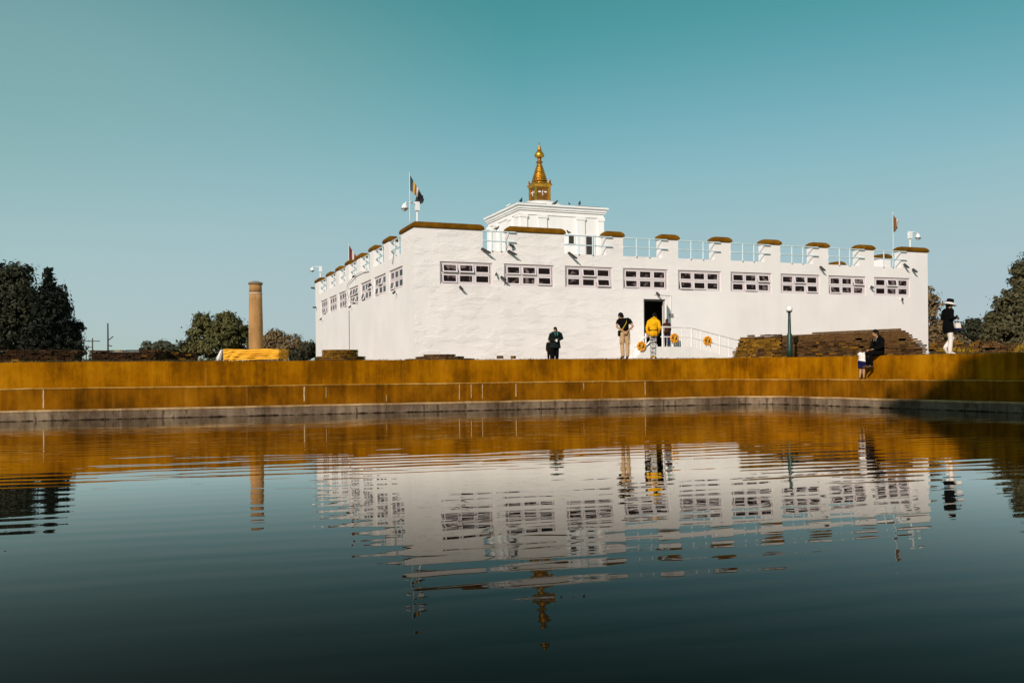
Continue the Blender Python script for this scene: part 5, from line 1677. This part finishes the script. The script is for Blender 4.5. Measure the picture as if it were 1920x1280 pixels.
# 4: woman in a dark coat with a teal scarf
fp = gb(1041, 42.5); fp.z = GZ + .02
r_, Q_, k_ = figure('person in charcoal coat with teal scarf looking down at a phone', fp, math.pi + .25,
    {'waist': (0, .03, 1.10), 'chest': (0, .10, 1.29), 'neck': (.02, .19, 1.42), 'head': (.06, .27, 1.54), 'look': (.45, .7, -.5), 'shL': (-.20, .11, 1.36), 'shR': (.19, .13, 1.34), 'elL': (-.33, .05, 1.13), 'elR': (.29, .09, 1.10), 'wrL': (-.09, .24, 1.08), 'wrR': (.10, .24, 1.02), 'hdL': (.6, .6, -.3), 'hdR': (-.6, .6, -.2)}, 1.66, top=C_coat, pants=C_black, shoes=C_black, hair=(HAIR, .25), coat=.30, girth=1.42, loose=1.3)
for s_ in (-1, 1):
    strip('scarf', [Q_['neck'] + V3(s_ * .06, .06, .0), Q_['chest'] + V3(s_ * .055, .165, .02), Q_['waist'] + V3(s_ * .03, .175, .04)], .03, .014, C_teal, r_, (1, 0, 0))
bm = NB(); box(bm, -.035, .035, -.005, .005, -.07, .07, Matrix.Translation(Q_['wrR'] + V3(-.08, .08, .0)) @ Matrix.Rotation(.6, 4, 'X')); obj('phone', bm, M_camw, r_)
# 5: child half hidden beside her
fp = gb(1031, 42.9); fp.z = GZ + .02
figure('small child in dark brown clothes half hidden beside the person with the scarf', fp, math.pi - .3, {'look': (.5, .8, -.2)}, 1.06, top=C_brown, pants=C_brown, shoes=C_black, hair=(HAIRB, .05), girth=1.25, coat=.15, child=True)

# 6: walking woman with black and white hat
h6 = on_bank(1779, 1.5); fp = Vector((h6[0].x, h6[0].y, ztop(h6[0])))
r_, Q_, k_ = figure('person in black coat, white trousers and black-and-white hat walking right', fp, -math.pi / 2 + .12,
    {'chest': (0, .02, 1.32), 'neck': (0, .04, 1.48), 'head': (.0, .07, 1.62), 'look': (.12, 1, -.25), 'elL': (-.23, -.04, 1.18), 'elR': (.24, -.05, 1.17), 'wrL': (-.12, .20, 1.20), 'wrR': (.14, .19, 1.19), 'hdL': (.4, .9, .1), 'hdR': (-.4, .9, .1),
     'knL': (-.09, .20, .53), 'anL': (-.09, -.06, .22), 'toL': (-.10, .02, .05), 'knR': (.09, .03, .50), 'anR': (.09, .0, .085), 'toR': (.10, .17, .03)}, 1.70, top=C_black, pants=C_white, shoes=cl('white_shoe', (.70, .64, .58), .05), hair=(HAIR, .12), coat=.22, girth=1.12, loose=1.25)
hd = Q_['head']; tilt = Matrix.Translation(hd + V3(0, .0, .055)) @ Matrix.Rotation(R(-12), 4, 'X')
bm = NB(); lathe(bm, [(.112, -.02), (.112, .03), (.105, .12), (.09, .135)], 20); bmesh.ops.transform(bm, matrix=tilt, verts=bm.verts[:]); obj('hat_crown', bm, C_black, r_, smooth=False)
bm = NB(); lathe(bm, [(.10, -.005), (.20, -.06), (.208, -.052), (.115, .02)], 24); bmesh.ops.transform(bm, matrix=tilt, verts=bm.verts[:]); obj('hat_brim', bm, C_white, r_)
bm = NB(); box(bm, -.04, .04, -.008, .008, -.075, .075, Matrix.Translation((Q_['wrL'] + Q_['wrR']) / 2 + V3(0, .13, .02)) @ Matrix.Rotation(.5, 4, 'X')); obj('phone', bm, C_navy, r_)
bm = NB(); box(bm, -.05, .05, -.085, .085, -.09, .09, Matrix.Translation((.20, .19, .90)) @ Matrix.Rotation(.15, 4, 'X')); obj('hand_bag', bm, C_white, r_)
bm = NB(); box(bm, -.052, .052, -.09, .09, -.05, .03, Matrix.Translation((.20, .20, .80))); obj('bag_base', bm, C_navy, r_)
strip('bag_strap', [V3(.19, .19, .98), V3(.16, .18, 1.15)], .012, .006, C_white, r_, (0, 1, 0))

# 7: man sitting on the bank
b = edge_pt(1648, .93); rz7 = math.atan2(.862, -.507) - .25
r_, Q_, k_ = figure('person in black hooded jacket sitting on the bank with legs hanging down', b, rz7,
    {'pelvis': (0, -.05, .10), 'waist': (0, -.07, .25), 'chest': (0, -.02, .47), 'neck': (0, .05, .62), 'head': (.0, .12, .76), 'look': (.1, .85, -.35), 'shL': (-.19, -.01, .56), 'shR': (.19, -.01, .56), 'elL': (-.25, .05, .30), 'elR': (.25, .05, .30), 'wrL': (-.12, .28, .22), 'wrR': (.14, .28, .20), 'hdL': (.4, .9, -.2), 'hdR': (-.4, .9, -.2),
     'hipL': (-.09, .02, .09), 'hipR': (.09, .02, .09), 'knL': (-.11, .42, .06), 'knR': (.11, .42, .06), 'anL': (-.10, .36, -.34), 'anR': (.10, .36, -.34), 'toL': (-.11, .53, -.40), 'toR': (.11, .53, -.40)}, 1.70, top=C_black, pants=C_black, shoes=C_shoe, hair=(HAIR, 0), girth=1.1, loose=1.25, hood=True)
for s_ in (-1, 1):
    strip('hood_cord', [Q_['neck'] + V3(s_ * .05, .07, .0), Q_['chest'] + V3(s_ * .05, .16, .02)], .008, .006, C_white, r_, (1, 0, 0))
# 8: child standing on the step against his knees
h8 = on_bank(1617, .52); fp = Vector((h8[0].x, h8[0].y, .91))
figure('toddler in white shirt and navy shorts standing on the step by the seated person', fp, -.9,
    {'waist': (.02, .03, 1.10), 'chest': (.03, .07, 1.30), 'neck': (.04, .12, 1.45), 'head': (.05, .16, 1.62), 'elL': (-.18, .22, 1.24), 'elR': (.22, .22, 1.25), 'wrL': (-.05, .42, 1.30), 'wrR': (.16, .42, 1.33), 'anL': (-.10, -.06, .085), 'anR': (.10, .02, .085)}, 1.04, top=C_white, pants=C_navy, shoes=C_shoe, hair=(HAIRB, .02), leg_to=.75, girth=1.5, child=True)

# turn the remeshed figures into plain meshes
bpy.context.view_layer.update()
dg = bpy.context.evaluated_depsgraph_get()
for o in REM:
    me = bpy.data.meshes.new_from_object(o.evaluated_get(dg))
    mats_ = [m_ for m_ in o.data.materials]
    o.modifiers.clear()
    o.data = me
    if not me.materials:
        for m_ in mats_: me.materials.append(m_)
    me.polygons.foreach_set('use_smooth', [True] * len(me.polygons))
